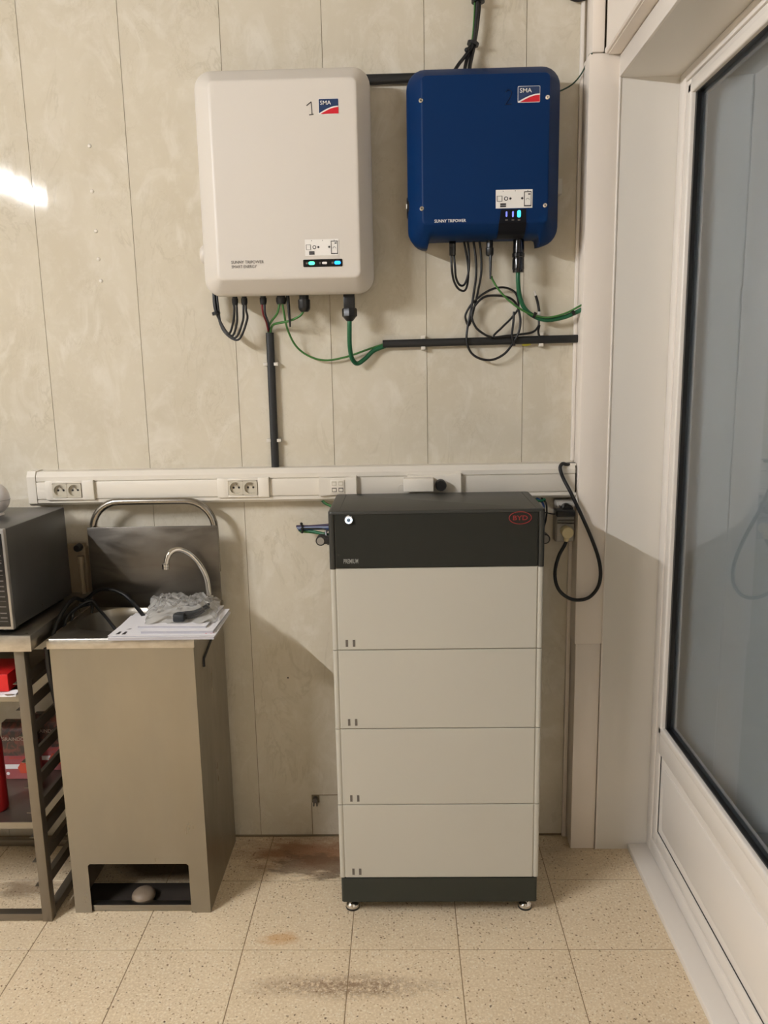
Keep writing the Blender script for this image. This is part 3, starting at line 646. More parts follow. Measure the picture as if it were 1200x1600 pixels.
cable([(0.5635, -0.084, 2.4681), (0.5617, -0.06, 2.4733), (0.5617, -0.03, 2.4637), (0.5481, -0.02, 2.4368), (0.5247, -0.02, 2.4117), (0.4953, -0.03, 2.3937), (0.4696, -0.05, 2.3812)], .0022, mat('dark_green_wire', (28,60,40), .45), 'thin dark green wire from the corner cover to the blue inverter top')
solo('cable_end', MB().tube([(0.5006, -0.012, 2.6503), (0.5202, -0.016, 2.6365), (0.5402, -0.016, 2.6342), (0.5664, -0.012, 2.6418)], .0048, 8), M_CABLE, 'dark cable end at the top edge of the photo beside the corner cover', 'cable end', (0.5202, -0.016, 2.6365))

# ================================================================ DADO TRUNKING WITH SOCKETS
tk = thing('dado_trunking', 'long white wall trunking running level across the panelled wall', 'trunking', (-.3, 0, 1.20))
TX0, TX1, TD = -1.150, .556, -.055
part('duct_body', MB().prism([(0., 1.199), (TD*.80, 1.199), (TD, 1.207), (TD, 1.2165), (TD+.004, 1.2175), (TD+.004, 1.2755), (TD, 1.2765), (TD, 1.290), (TD*.82, 1.306), (0., 1.306)], 'x', TX0, TX1), M_TRUNK, tk, ang=20)
part('cover_strip', MB().box(TX0, TX1-.004, TD-.0015, TD+.006, 1.2195, 1.2735, .0015), M_TRUNK, tk)
part('end_cap', MB().prism([(0., 1.197), (TD*.80-.002, 1.197), (TD-.003, 1.206), (TD-.003, 1.291), (TD*.82-.003, 1.3085), (0., 1.3085)], 'x', TX0-.028, TX0-.001), M_TRUNK, tk, ang=20)
part('end_gap', MB().box(TX1-.0035, TX1-.0012, TD-.0012, TD+.004, 1.2155, 1.300), M_HOLE, tk)
def faceplate(x0, x1, z0, z1):
    """outward flaring plate clipped over the trunking"""
    y = TD-.0015; n = 10; R = []
    for k in range(n+1):
        u = k/n; e = (2*u-1)**2; x = x0+(x1-x0)*u; d = .010+.003*e; g_ = .0035*(1-e)
        R.append([(x, y+.004, z0+g_), (x, y-d, z0+g_+.001), (x, y-d-.0006, z0+g_+.004), (x, y-d-.0006, z1-g_-.004), (x, y-d, z1-g_-.001), (x, y+.004, z1-g_)])
    return part('faceplate', MB().rings(R), M_PLATE, tk, ang=25)
def sockets(fp, xs, zc, s=.0225):
    y = TD-.0125
    for xc in xs:
        fr_ = part('socket_insert', MB().box(xc-s, xc+s, y-.0015, y+.002, zc-s, zc+s, .001), M_PLATE, fp)
    # recessed wells as third level shapes on the plate
    return fr_
def socket(xc, zc, s=.0225):
    """socket outlet with a round well, two contact holes and an earth pin"""
    y = TD-.0108; n = 28; r = .0182
    sq = [(xc+s*max(-1, min(1, 1.42*math.cos(2*PI*k/n))), zc+s*max(-1, min(1, 1.42*math.sin(2*PI*k/n)))) for k in range(n)]
    c1 = [(xc+r*math.cos(2*PI*k/n), zc+r*math.sin(2*PI*k/n)) for k in range(n)]
    rg = lambda P, yy, f=1.: [(xc+(a-xc)*f, yy, zc+(b-zc)*f) for a, b in P]
    so = part('socket_outlet', MB().rings([rg(sq, y+.002), rg(sq, y-.0015), rg(c1, y-.0015), rg(c1, y+.009, .97)], cap0=False), M_SOCK, tk, ang=25)
    part('contact_hole', MB().cyl((xc-.0085, y+.0080, zc), (xc-.0085, y+.0092, zc), .0034, n=10), M_HOLE, so)
    part('contact_hole', MB().cyl((xc+.0085, y+.0080, zc), (xc+.0085, y+.0092, zc), .0034, n=10), M_HOLE, so)
    part('earth_pin', MB().cyl((xc, y-.001, zc+.0095), (xc, y+.009, zc+.0095), .0024, n=10), M_CHROME, so)
    return so
for a, b, xs in ((-1.1186, -0.9639, (-1.0716, -1.0257)), (-0.5714, -0.4081, (-0.5121, -0.4666))):
    zc = 1.2475
    # the plate has a window where the outlets sit
    y = TD-.0085
    xa, xb = xs[0]-.0232, xs[1]+.0232
    part('faceplate', MB().box(a, xa, y-.0012, TD, zc-.031, zc+.031, .003).box(xb, b, y-.0012, TD, zc-.031, zc+.031, .003).box(xa-.002, xb+.002, y-.0012, TD, zc+.0228, zc+.0302, .0015).box(xa-.002, xb+.002, y-.0012, TD, zc-.0302, zc-.0228, .0015), M_PLATE, tk)
    part('plate_edge', MB().box(b-.0008, b+.0012, y-.003, TD, zc-.032, zc+.032), M_SOCK, tk)
    for xc in xs: socket(xc, zc)
# data outlet plate
a, b = -0.2491, -0.1321; zc = 1.2475
fp = faceplate(a, b, zc-.031, zc+.031)
part('plate_edge', MB().box(b-.0008, b+.0012, TD-.0165, TD, zc-.032, zc+.032), M_SOCK, tk)
dxc = -0.1907
do = part('data_outlet', MB().box(dxc-.0215, dxc+.0215, TD-.0155, TD-.008, zc-.0215, zc+.0215, .001), M_PLATE, tk)
for i in (-1, 1):
    for j in (-1, 1):
        part('port', MB().box(dxc+i*.0105-.0075, dxc+i*.0105+.0075, TD-.0162, TD-.0150, zc+j*.0100-.0065, zc+j*.0100+.0065), M_SOCK if j > 0 else M_INKSOFT, do)
        part('port_shutter', MB().box(dxc+i*.0105-.0055, dxc+i*.0105+.0055, TD-.0172, TD-.0160, zc+j*.0100-.0045, zc+j*.0100+.0035), M_PLATE, do)
# blank-ended plate behind the plug-in box
fp = faceplate(0.029, 0.1945, zc-.031, zc+.034)
part('plate_edge', MB().box(0.1945-.0008, 0.1945+.0012, TD-.0165, TD, zc-.032, zc+.035), M_SOCK, tk)
# plug-in box
pb = thing('plug_box', 'small white plug-in box with round black cap on the trunking behind the battery tower', 'plug', (.05, -.10, 1.22))
ba, bb = (0.0156, -0.115, 1.2378), (0.1081, -0.115, 1.274)
part('box_body', MB().box(ba[0], bb[0], -.115, -.069, ba[2]-.004, bb[2], .003), M_PLATE, pb)
cb = (0.1315, -0.095, 1.2499)
part('round_cap', MB().lathe((cb[0], -.068, cb[2]), (cb[0], -.102, cb[2]), [(0, .0165), (.85, .0175), (1, .0150)], 24), M_BLACK, pb, 'round black cap')
part('thin_lead', MB().tube([(0.0168, -0.1, 1.2554), (0.007, -0.1, 1.2556), (-0.0011, -0.095, 1.247), (-0.0013, -0.09, 1.2322)], .0014, 6), M_PLATE, pb)
# notch and cable outlet at the right end
part('cut_notch', MB().box(0.5291, 0.555, -.042, -.030, 1.3050, 1.3072), M_HOLE, tk)

# ================================================================ BATTERY TOWER
bx, by, bw, bd = -.1893, -.4102, .585, .298
zt, z4, mh = 1.2305, 1.0707, .2362
BT = thing('battery_tower', 'tall battery tower of four cream modules under a dark grey control unit', 'battery', (bx+bw/2, by+bd/2, 0))
def module(z0, z1, mside, mfront, name, r=.0):
    t = .0175
    o = part(name, MB().vbox(bx+.001, bx+bw-.001, by+.0028, by+bd, z0+.0012, z1-.0012, .013), mside, BT)
    part('front_cover', MB().box(bx+t, bx+bw-t, by+.0002, by+.006, z0+.0014, z1-.0014, .0010, 1), mfront, o)
    part('corner_strip', MB().vbox(bx, bx+t-.0018, by, by+.030, z0+.0014, z1-.0014, .006, 3), mside, o)
    part('corner_strip', MB().vbox(bx+bw-t+.0018, bx+bw, by, by+.030, z0+.0014, z1-.0014, .006, 3), mside, o)
    return o
part('core', MB().box(bx+.006, bx+bw-.006, by+.0045, by+bd-.004, .128, zt-.012), M_SEAM, BT)
for k in range(4):
    za, zb_ = z4-(k+1)*mh, z4-k*mh
    o = module(za, zb_, M_BYDW, M_BYDW, 'battery_module')
    for dx in (.0400, .0600):
        part('level_mark', MB().box(bx+dx-.0034, bx+dx+.0034, by-.0006, by+.001, za+.0105, za+.0305), M_INKSOFT, o)
top = part('control_unit', MB().vbox(bx+.001, bx+bw-.001, by+.003, by+bd, z4+.0012, zt-.006, .013), M_BYDG, BT)
# chamfered lid
t = .0175
def topring(i, z, r=.010): 
    P = []
    X0, X1, Y0, Y1 = bx-.0015+i, bx+bw+.0015-i, by-.0015+i, by+bd-i
    for cx, cy, a0 in ((X0+r, Y0+r, PI), (X1-r, Y0+r, 1.5*PI), (X1-r, Y1-r, 0), (X0+r, Y1-r, .5*PI)):
        for k in range(5):
            a = a0+.5*PI*k/4; P.append((cx+r*math.cos(a), cy+r*math.sin(a), z))
    return P
part('lid', MB().rings([topring(0, zt-.0085), topring(0, zt-.003), topring(.001, zt-.001), topring(.003, zt)]), M_BYDG, top)
part('front_cover', MB().box(bx+t, bx+bw-t, by-.0012, by+.006, z4+.0012, zt-.0088, .0010, 1), M_BYDF, top)
part('corner_strip', MB().vbox(bx-.001, bx+t-.0018, by-.001, by+.030, z4-.002, zt-.0088, .006, 3), M_BYDG, top)
part('corner_strip', MB().vbox(bx+bw-t+.0018, bx+bw+.001, by-.001, by+.030, z4-.002, zt-.0088, .006, 3), M_BYDG, top)
for xx in (bx+t+.012, bx+bw-t-.004): part('lid_seam', MB().box(xx-.0009, xx+.0009, by+.012, by+bd-.02, zt-.0002, zt+.0004), M_BYDF, top)
fyb = by-.0014
bc = (-0.1342, 1.2074)
bt = part('power_button', MB().lathe((bc[0], fyb+.001, bc[1]), (bc[0], fyb-.006, bc[1]), [(0, .0130), (.6, .0130), (1, .0112)], 24), M_CHROME, top, 'round chrome button with glowing white ring')
part('button_ring', MB().lathe((bc[0], fyb-.0058, bc[1]), (bc[0], fyb-.0066, bc[1]), [(0, .0100), (1, .0100)], 24), M_LEDW, bt)
part('button_centre', MB().lathe((bc[0], fyb-.0064, bc[1]), (bc[0], fyb-.0074, bc[1]), [(0, .0052), (1, .0050)], 20), mat('button_blue_grey', (96,116,136), .4), bt)
lc = (0.3297, 1.2058)
ov = [(lc[0]+.0300*math.cos(a), fyb-.0004, lc[1]+.0168*math.sin(a)) for a in [2*PI*k/40 for k in range(41)]]
bg = part('badge', MB().tube(ov, .0012, 6, 1, False), M_BLOGO, top, 'red oval maker badge')
text(bg, 'badge_letters', 'BYD', lc[0]-.0200, fyb-.0006, lc[1]-.0065, .0400, M_BLOGO, .0130, .02)
text(top, 'lettering', 'PREMIUM', -0.1516, fyb-.0005, 1.0852, .0400, mat('grey_lettering', (150,150,144), .5), .0125, .012)
pl = part('plinth', MB().vbox(bx+.003, bx+bw-.003, by+.004, by+bd-.004, .049, .1245, .012), M_BYDD, BT)
part('plinth_rim', MB().vbox(bx+.003, bx+bw-.003, by-.0005, by+.03, .047, .1245, .008), M_BYDD, BT)
for fx_ in (bx+.032, bx+bw-.032):
    for fy_ in (by+.040, by+bd-.045):
        f = part('foot', MB().lathe((fx_, fy_, 0), (fx_, fy_, .022), [(0, .0200), (.55, .0205), (.7, .019), (1, .012)], 20).cyl((fx_, fy_, .02), (fx_, fy_, .064), .006, n=12), M_CHROME, BT, 'levelling foot with chrome disc')
        part('rubber_ring', MB().lathe((fx_, fy_, 0.0002), (fx_, fy_, .006), [(0, .0208), (1, .0210)], 20), M_BLACK, f)
# brackets to the wall with round washers
for px, sg in ((500, -1), (849.5, 1)):
    a = (-0.241, -0.13, 1.0919) if sg < 0 else (0.445, -0.13, 1.0881)
    br = part('wall_bracket', MB().box(min(a[0], bx+bw/2+sg*(bw/2+.001)), max(a[0], bx+bw/2+sg*(bw/2+.001)), -.150, -.118, a[2]-.011, a[2]+.011, .004), M_BLACK, BT, 'black side bracket')
    part('washer', MB().lathe((a[0], -.149, a[2]), (a[0], -.154, a[2]), [(0, .0125), (1, .0110)], 20), M_GREYB, br)
    part('washer_rim', MB().lathe((a[0], -.117, a[2]), (a[0], -.151, a[2]), [(0, .0155), (1, .0155)], 20), M_BLACK, br)

# wires left and right of the tower
for lab, m, r, pts in (
    ('dark purple wire, topmost of the bundle left of the battery tower', mat('purple_wire', (50,34,66), .45), .0040, ((-0.3265, -0.06, 1.1204), (-0.2715, -0.06, 1.1206), (-0.1992, -0.07, 1.1278))),
    ('pale blue wire in the bundle left of the battery tower', mat('pale_blue_wire', (132,142,168), .45), .0042, ((-0.324, -0.065, 1.1162), (-0.267, -0.065, 1.1164), (-0.1995, -0.07, 1.1185))),
    ('blue wire in the bundle left of the battery tower', M_BLUEW, .0042, ((-0.3208, -0.06, 1.111), (-0.2718, -0.06, 1.1123), (-0.1996, -0.07, 1.1143))),
    ('dark green wire dropping to the bracket left of the battery tower', M_GREEN, .0052, ((-0.3195, -0.055, 1.1078), (-0.2823, -0.06, 1.1042), (-0.2397, -0.08, 1.0995), (-0.1986, -0.09, 1.0928))),
    ('light green wire, lowest of the bundle left of the battery tower', M_GREEN2, .0030, ((-0.315, -0.06, 1.1026), (-0.2723, -0.06, 1.0988), (-0.2307, -0.07, 1.092), (-0.1988, -0.09, 1.0866))),
    ('thin black wire low in the bundle left of the battery tower', M_CABLE, .0024, ((-0.3112, -0.07, 1.1149), (-0.2501, -0.072, 1.1145), (-0.2252, -0.08, 1.1106), (-0.1981, -0.09, 1.1092)))):
    cable(list(pts), r, m, lab)
solo('cable_tie', MB().lathe((-0.3092, -0.062, 1.1133), (-0.3041, -0.062, 1.1132), [(0, .0125), (1, .0125)], 14).sphere((-0.3097, -0.062, 1.1288), .0046).sphere((-0.3081, -0.066, 1.1027), .0042), M_BLACK, 'black cable tie round the wire bundle left of the battery tower', 'cable tie', (-0.3082, -0.062, 1.1133))
solo('cable_tie', MB().lathe((-0.233, -0.085, 1.1025), (-0.2291, -0.085, 1.1004), [(0, .0100), (1, .0100)], 12).tube([(-0.2303, -0.09, 1.1097), (-0.2261, -0.1, 1.0851), (-0.2227, -0.1, 1.0686)], .0036, 6), M_BLACK, 'black cable tie with long tail at the bracket left of the tower', 'cable tie', (-0.231, -0.085, 1.1025))
cable([(-0.2511, -0.03, 1.2101), (-0.2415, -0.03, 1.1934), (-0.2244, -0.04, 1.1845), (-0.1965, -0.06, 1.1752)], .0045, M_GREEN, 'dark green wire dropping behind the tower at its left corner')
cable([(-0.2437, -0.045, 1.2042), (-0.2254, -0.05, 1.1883), (-0.1954, -0.07, 1.1852)], .0024, M_GREEN2, 'thin light green wire dropping behind the tower at its left corner')
cable([(0.4365, -0.03, 1.1953), (0.4552, -0.04, 1.1802), (0.4562, -0.06, 1.1551), (0.4509, -0.07, 1.1264), (0.4321, -0.09, 1.0898)], .0038, M_BLUEW, 'blue wire dropping behind the tower at its right corner')
cable([(0.4527, -0.03, 1.195), (0.4653, -0.04, 1.1801), (0.4643, -0.06, 1.1488), (0.4552, -0.07, 1.1119), (0.4323, -0.09, 1.0796)], .0030, M_CABLE, 'black wire dropping behind the tower at its right corner')
cable([(0.4268, -0.04, 1.193), (0.4462, -0.045, 1.1874), (0.4631, -0.04, 1.1924)], .0040, M_GREEN, 'dark green wire under the trunking right of the tower')

# ================================================================ SOCKET BOX, ADAPTER, CORD
ox0, ox1 = 0.4958, .5560
sb = thing('socket_box', 'grey surface socket box with two outlets under the right end of the trunking', 'socket box', ((ox0+ox1)/2, 0, 1.05))
part('back_box', MB().box(ox0, ox1, -.045, 0., 1.0545, 1.188, .004), M_GREYB, sb)
part('lower_outlet', MB().box(ox0+.003, ox1-.002, -.052, -.044, 1.058, 1.116, .004), M_LIDC, sb)
part('upper_lid', MB().box(ox0+.002, ox1-.002, -.056, -.044, 1.160, 1.187, .004), M_LIDC, sb)
part('hinge', MB().cyl((ox0+.006, -.055, 1.1225), (ox1-.006, -.055, 1.1225), .0045, n=10), M_GREYB, sb)
part('middle_plate', MB().box(ox0+.003, ox1-.002, -.052, -.044, 1.127, 1.158, .002), M_LIDC, sb)
for a in ((0.5053, -0.058, 1.1724), (0.5543, -0.058, 1.1716)): part('screw', MB().lathe((a[0], -.055, a[2]), (a[0], -.0585, a[2]), [(0, .0035), (1, .0030)], 10), M_INKSOFT, sb)
ap = thing('power_adapter', 'black flat power adapter plugged into the upper outlet of the grey socket box', 'adapter', (.53, -.08, 1.14))
a, b = (0.4868, -0.1, 1.1459), (0.5473, -0.1, 1.1671)
part('adapter_body', MB().box(a[0], b[0]-.002, -.105, -.058, a[2], b[2], .005, 3), M_BLACK, ap)
c_ = (0.5259, -0.08, 1.1648)
part('round_shoulder', MB().lathe((c_[0], -.057, c_[2]), (c_[0], -.085, c_[2]), [(0, .0185), (1, .0170)], 24), M_BLACKG, ap)
part('thin_lead', MB().tube([(0.4935, -0.085, 1.152), (0.4766, -0.08, 1.1524), (0.4566, -0.08, 1.1567), (0.435, -0.09, 1.1589)], .0020, 8), M_CABLE, ap)
pgx = (0.5255, -0.085, 1.0935)
pg_ = thing('round_plug', 'beige round mains plug in the lower outlet of the grey socket box', 'plug', tuple(pgx))
part('plug_body', MB().lathe((pgx[0], -.053, pgx[2]), (pgx[0], -.094, pgx[2]), [(0, .0165), (.5, .0180), (.9, .0190), (1, .0170)], 28), M_BEIGE, pg_)
part('cable_outlet', MB().lathe((pgx[0], -.075, pgx[2]-.012), (0.5243, -.075, 1.0627), [(0, .0100), (.7, .0085), (1, .0062)], 12), M_BEIGE, pg_)
cable([(0.5252, -0.075, 1.0647), (0.5189, -0.078, 1.051), (0.5002, -0.085, 1.0178), (0.4871, -0.1, 0.9784), (0.489, -0.105, 0.9383), (0.5046, -0.105, 0.9069), (0.5342, -0.1, 0.8841), (0.5649, -0.098, 0.8779), (0.5968, -0.098, 0.8869), (0.622, -0.098, 0.9179), (0.6297, -0.098, 0.9615), (0.6212, -0.098, 1.0132), (0.5996, -0.098, 1.0728), (0.5739, -0.1, 1.1304), (0.551, -0.1, 1.1791), (0.5304, -0.09, 1.2238), (0.5127, -0.076, 1.26), (0.5031, -0.072, 1.2856), (0.5026, -0.068, 1.2991), (0.511, -0.06, 1.307), (0.525, -0.05, 1.3035), (0.5439, -0.036, 1.2985)], .0056, M_CABLE, 'black mains cord looping from the beige plug up into the trunking end', 10, name='mains_cord')

# ================================================================ PIPE CORNER AND VALVE BEHIND THE SINK
pp = thing('pipe_casing', 'narrow pale pipe casing with round black knob between microwave and sink', 'pipe', (-1.05, 0, .86))
part('casing', MB().box(-1.082, -1.022, -.030, -.0005, .86, 1.055, .003), M_COPPER, pp)
part('pipe', MB().tube([(-1.034, -.043, .86), (-1.034, -.043, 1.02)], .008, 10, smooth=False), M_COPPER, pp)
part('pipe_collar', MB().cyl((-1.034, -.043, 1.005), (-1.034, -.043, 1.030), .0115), M_COPPER, pp)
vk = (-1.0409, -0.04, 1.056)
part('black_knob', MB().lathe((vk[0], -.029, vk[2]), (vk[0], -.052, vk[2]), [(0, .0130), (.8, .0125), (1, .010)], 20), M_BLACK, pp, 'round black knob')
part('arm', MB().box(-1.10, -1.025, -.028, -.008, 1.048, 1.066, .003), M_COPPER, pp)
cp = solo('pipe_stub', MB().cyl((-.3065, .004, .143), (-.3065, -.016, .143), .0085, n=14).tube([(-.310, -.014, .138), (-.311, -.016, .124)], .003, 6, smooth=False).tube([(-.301, -.014, .138), (-.300, -.016, .124)], .003, 6, smooth=False), M_INKSOFT, 'small capped pipe stub in the hole low in the wall', 'pipe', (-.3065, 0, .143))

# ================================================================ HAND WASH SINK
sx0, sx1, sy0, sy1, sh = -.9985, -.5860, -.395, -.028, .872
SK = thing('wash_basin', 'freestanding stainless steel hand wash basin with tall splashback', 'sink', ((sx0+sx1)/2, (sy0+sy1)/2, 0))
# cabinet: front sheet with foot opening, right side with slot, left, back
fzb, fzt = 0.001, .847
oz0, oz1 = .004, .1640; oxa, oxb = -.9480, -.6440
front = [(sx0, fzb), (oxa, fzb), (oxa, oz1-.006), (oxa+.006, oz1), (oxb-.006, oz1), (oxb, oz1-.006), (oxb, fzb), (sx1, fzb), (sx1, fzt), (sx0, fzt)]
part('front_panel', MB().prism(front, 'y', sy0, sy0+.0016), M_STEEL, SK)
# right panel outline in y-z with a bent slot cut from its top edge area
part('side_panel', MB().prism([(sy0+.0016, fzb), (sy1, fzb), (sy1, fzt), (sy0+.0016, fzt)], 'x', sx1-.0016, sx1), M_STEEL, SK)
part('side_slot', MB().tube([(sx1, -.300, .748), (sx1, -.297, .772), (sx1, -.16, .806), (sx1, -.105, .812)], .0052, 8, smooth=False), M_HOLE, SK, 'black rubber filled slot')
part('side_panel', MB().prism([(sy0+.0016, fzb), (sy1, fzb), (sy1, fzt), (sy0+.0016, fzt)], 'x', sx0, sx0+.0016), M_STEEL, SK)
part('back_panel', MB().box(sx0+.002, sx1-.002, sy1-.002, sy1-.0004, .012, fzt), M_STEELD, SK)
part('bottom_rail', MB().box(oxa-.002, oxb+.002, sy0+.006, sy0+.030, .002, .022, .002), M_STEEL, SK)
part('base_plate', MB().box(sx0+.004, sx1-.004, sy0+.03, -.262, .001, .006), M_INSIDE, SK)
pd = (-0.8066, -0.34, 0.0122)
part('foot_pedal', MB().sphere((pd[0], -.34, .020), .036, 1, 1, .62).cyl((pd[0], -.34, .0035), (pd[0], -.34, .02), .010), M_PEDAL, SK, 'domed grey foot pedal')
# top with an oval bowl pressed in
bcx, bcy, brx, bry = -.835, -.205, .145, .115
n = 40
def sup(k, f=1., e=.72):
    a = 2*PI*k/n; ca, sa = math.cos(a), math.sin(a)
    return (bcx+brx*f*math.copysign(abs(ca)**e, ca), bcy+bry*f*math.copysign(abs(sa)**e, sa))
def sqr(k):
    a = 2*PI*k/n; ca, sa = math.cos(a), math.sin(a); m_ = max(abs(ca), abs(sa))
    hx, hy = (sx1-sx0)/2+.004, (sy1-sy0)/2+.004
    return ((sx0+sx1)/2+hx*ca/m_, (sy0+sy1)/2+hy*sa/m_)
# put exact corners in the outer ring
outer = [sqr(k) for k in range(n)]
for cxn in ((sx0-.004, sy0-.004), (sx1+.004, sy0-.004), (sx1+.004, sy1+.004), (sx0-.004, sy1+.004)):
    kk = min(range(n), key=lambda k: (outer[k][0]-cxn[0])**2+(outer[k][1]-cxn[1])**2); outer[kk] = cxn
rg = lambda P, z: [(a, b, z) for a, b in P]
R = [rg(outer, fzt-.001), rg(outer, sh-.005), rg([((a-(sx0+sx1)/2)*.985+(sx0+sx1)/2, (b-(sy0+sy1)/2)*.985+(sy0+sy1)/2) for a, b in outer], sh),
     rg([sup(k, 1.04) for k in range(n)], sh-.002), rg([sup(k, 1.) for k in range(n)], sh-.006)]
for z_, f in ((.030, .96), (.07, .90), (.105, .78), (.125, .55), (.132, .2)):
    R.append(rg([sup(k, f) for k in range(n)], sh-z_))
part('sink_top', MB().rings(R, cap0=False), M_STEEL, SK, ang=40)
part('front_rim', MB().box(sx0-.0045, sx1+.0045, sy0-.0080, sy0-.0035, fzt-.003, sh-.0035, .0012), M_RIM, SK, 'bright rolled front rim')
part('drain', MB().lathe((bcx, bcy, sh-.132), (bcx, bcy, sh-.129), [(0, .022), (1, .019)], 20), M_CHROME, SK)
part('splashback', MB().box(-.9860, -.5720, -.090, -.0835, sh-.003, 1.1320, .0015), M_SPLASH, SK)
hx0, hx1, hz = -.9730, -.5840, 1.2110
hp = [(hx0, -.0705, .98), (hx0, -.0705, 1.08), (hx0, -.0710, 1.10)] + [(hx0+.09-.09*math.cos(a), -.072, hz-.09+.09*math.sin(a)) for a in [PI/2*k/8 for k in range(9)]] + [(hx1-.09+.09*math.sin(a), -.072, hz-.09+.09*math.cos(a)) for a in [PI/2*k/8 for k in range(9)]] + [(hx1, -.0710, 1.10), (hx1, -.0705, 1.08), (hx1, -.0705, .98)]
part('hoop', MB().tube(hp, .0115, 14, smooth=False), M_HOOP, SK, 'bent tubular steel hoop', ang=60)
fc = part('tap', MB().tube([(-0.6024, -0.122, 0.8735), (-0.6026, -0.122, 0.905), (-0.6065, -0.124, 0.9683), (-0.6211, -0.128, 1.0109), (-0.6413, -0.135, 1.0437), (-0.6603, -0.142, 1.062), (-0.6808, -0.152, 1.0717), (-0.7001, -0.162, 1.0673), (-0.7114, -0.168, 1.0507), (-0.7171, -0.17, 1.0311)], .0088, 14), M_CHROME, SK, 'curved chrome swan neck tap', ang=60)
tb = (-0.6018, -0.122, 0.884)
part('tap_base', MB().lathe((tb[0], -.122, sh-.004), (tb[0], -.122, sh+.045), [(0, .024), (.2, .022), (.4, .016), (1, .013)], 20), M_CHROME, fc)
te = (-0.7185, -0.171, 1.0212)
part('aerator', MB().lathe((te[0]+.001, te[1], te[2]+.010), (te[0], te[1], te[2]-.006), [(0, .0115), (.5, .0120), (.6, .0105), (1, .0110)], 18), M_CHROME, fc)

# ================================================================ BOOKLETS AND BAG ON THE SINK
def quad_slab(pts, z0, z1, m, name, label, cat, group=None, pages=0):
    """sheet stack over four floor-plan corners"""
    c = (sum(p[0] for p in pts)/4, sum(p[1] for p in pts)/4, z0)
    o = thing(name, label, cat, c, group)
    part('cover', MB().rings([[(p[0], p[1], z1-.0006) for p in pts], [(p[0], p[1], z1) for p in pts]]), m, o)
    ins = [(c[0]+(p[0]-c[0])*.988, c[1]+(p[1]-c[1])*.988) for p in pts]
    part('pages', MB().rings([[(p[0], p[1], z0) for p in ins], [(p[0], p[1], z1-.0006) for p in ins]]), M_PAPER2, o)
    return o
PZ = sh+.0005
def corners(*a): return [(q_[0], q_[1]) for q_ in a]
b1 = quad_slab(corners((-0.8209, -0.4167, 0.873), (-0.5195, -0.4157, 0.873), (-0.5234, -0.2144, 0.873), (-0.8219, -0.2159, 0.873)), PZ, PZ+.009, M_PAPER, 'booklet', 'thick white booklet, lowest of the pile on the wash basin', 'booklet', 'booklets on the wash basin')
b2 = quad_slab(corners((-0.8223, -0.4105, 0.884), (-0.5172, -0.4151, 0.884), (-0.5171, -0.2046, 0.884), (-0.8127, -0.1997, 0.884)), PZ+.0095, PZ+.0120, M_PAPER, 'booklet', 'white sheet with black marks and red print, second in the pile on the wash basin', 'booklet', 'booklets on the wash basin')
b3 = quad_slab(corners((-0.7341, -0.3955, 0.891), (-0.5264, -0.3971, 0.891), (-0.5229, -0.1942, 0.891), (-0.7551, -0.2046, 0.891)), PZ+.0125, PZ+.0200, M_PAPER, 'booklet', 'small white booklet with grey spine strip, third in the pile on the wash basin', 'booklet', 'booklets on the wash basin')
b4 = quad_slab(corners((-0.7517, -0.3682, 0.899), (-0.5513, -0.3752, 0.899), (-0.5434, -0.1797, 0.899), (-0.7669, -0.1906, 0.899)), PZ+.0205, PZ+.0265, M_PAPER, 'booklet', 'small cream booklet on top of the pile under the plastic bag', 'booklet', 'booklets on the wash basin')
zz = PZ+.0122
for a, b in (((-0.8, -0.3964, 0.8845), (-0.7986, -0.3745, 0.8845)), ((-0.7824, -0.3997, 0.8845), (-0.7818, -0.3751, 0.8845)), ((-0.783, -0.3555, 0.8845), (-0.7774, -0.3501, 0.8845))):
    part('black_mark', MB().rings([[(a[0]-.004, a[1], zz), (a[0]+.006, a[1], zz), (b[0]+.004, b[1], zz), (b[0]-.002, b[1], zz)], [(a[0]-.004, a[1], zz+.0003), (a[0]+.006, a[1], zz+.0003), (b[0]+.004, b[1], zz+.0003), (b[0]-.002, b[1], zz+.0003)]]), M_INK, b2)
a = (-0.5367, -0.4012, 0.885)
for k, (dx, dy) in enumerate(((-.010, .004), (-.003, .007), (.004, .005), (.009, .008))):
    ax_, ay_ = a[0]+dx, a[1]+dy
    part('red_print', MB().box(ax_-.0025, ax_+.0025, ay_-.0015, ay_+.0015, zz, zz+.0003), M_LOGOR, b2)
e0 = (-0.646, -0.3801, 0.886)
part('grey_strip', MB().box(e0[0], e0[0]+.118, e0[1]-.0035, e0[1]-.002, PZ+.0135, PZ+.0175), M_INKSOFT, b3)
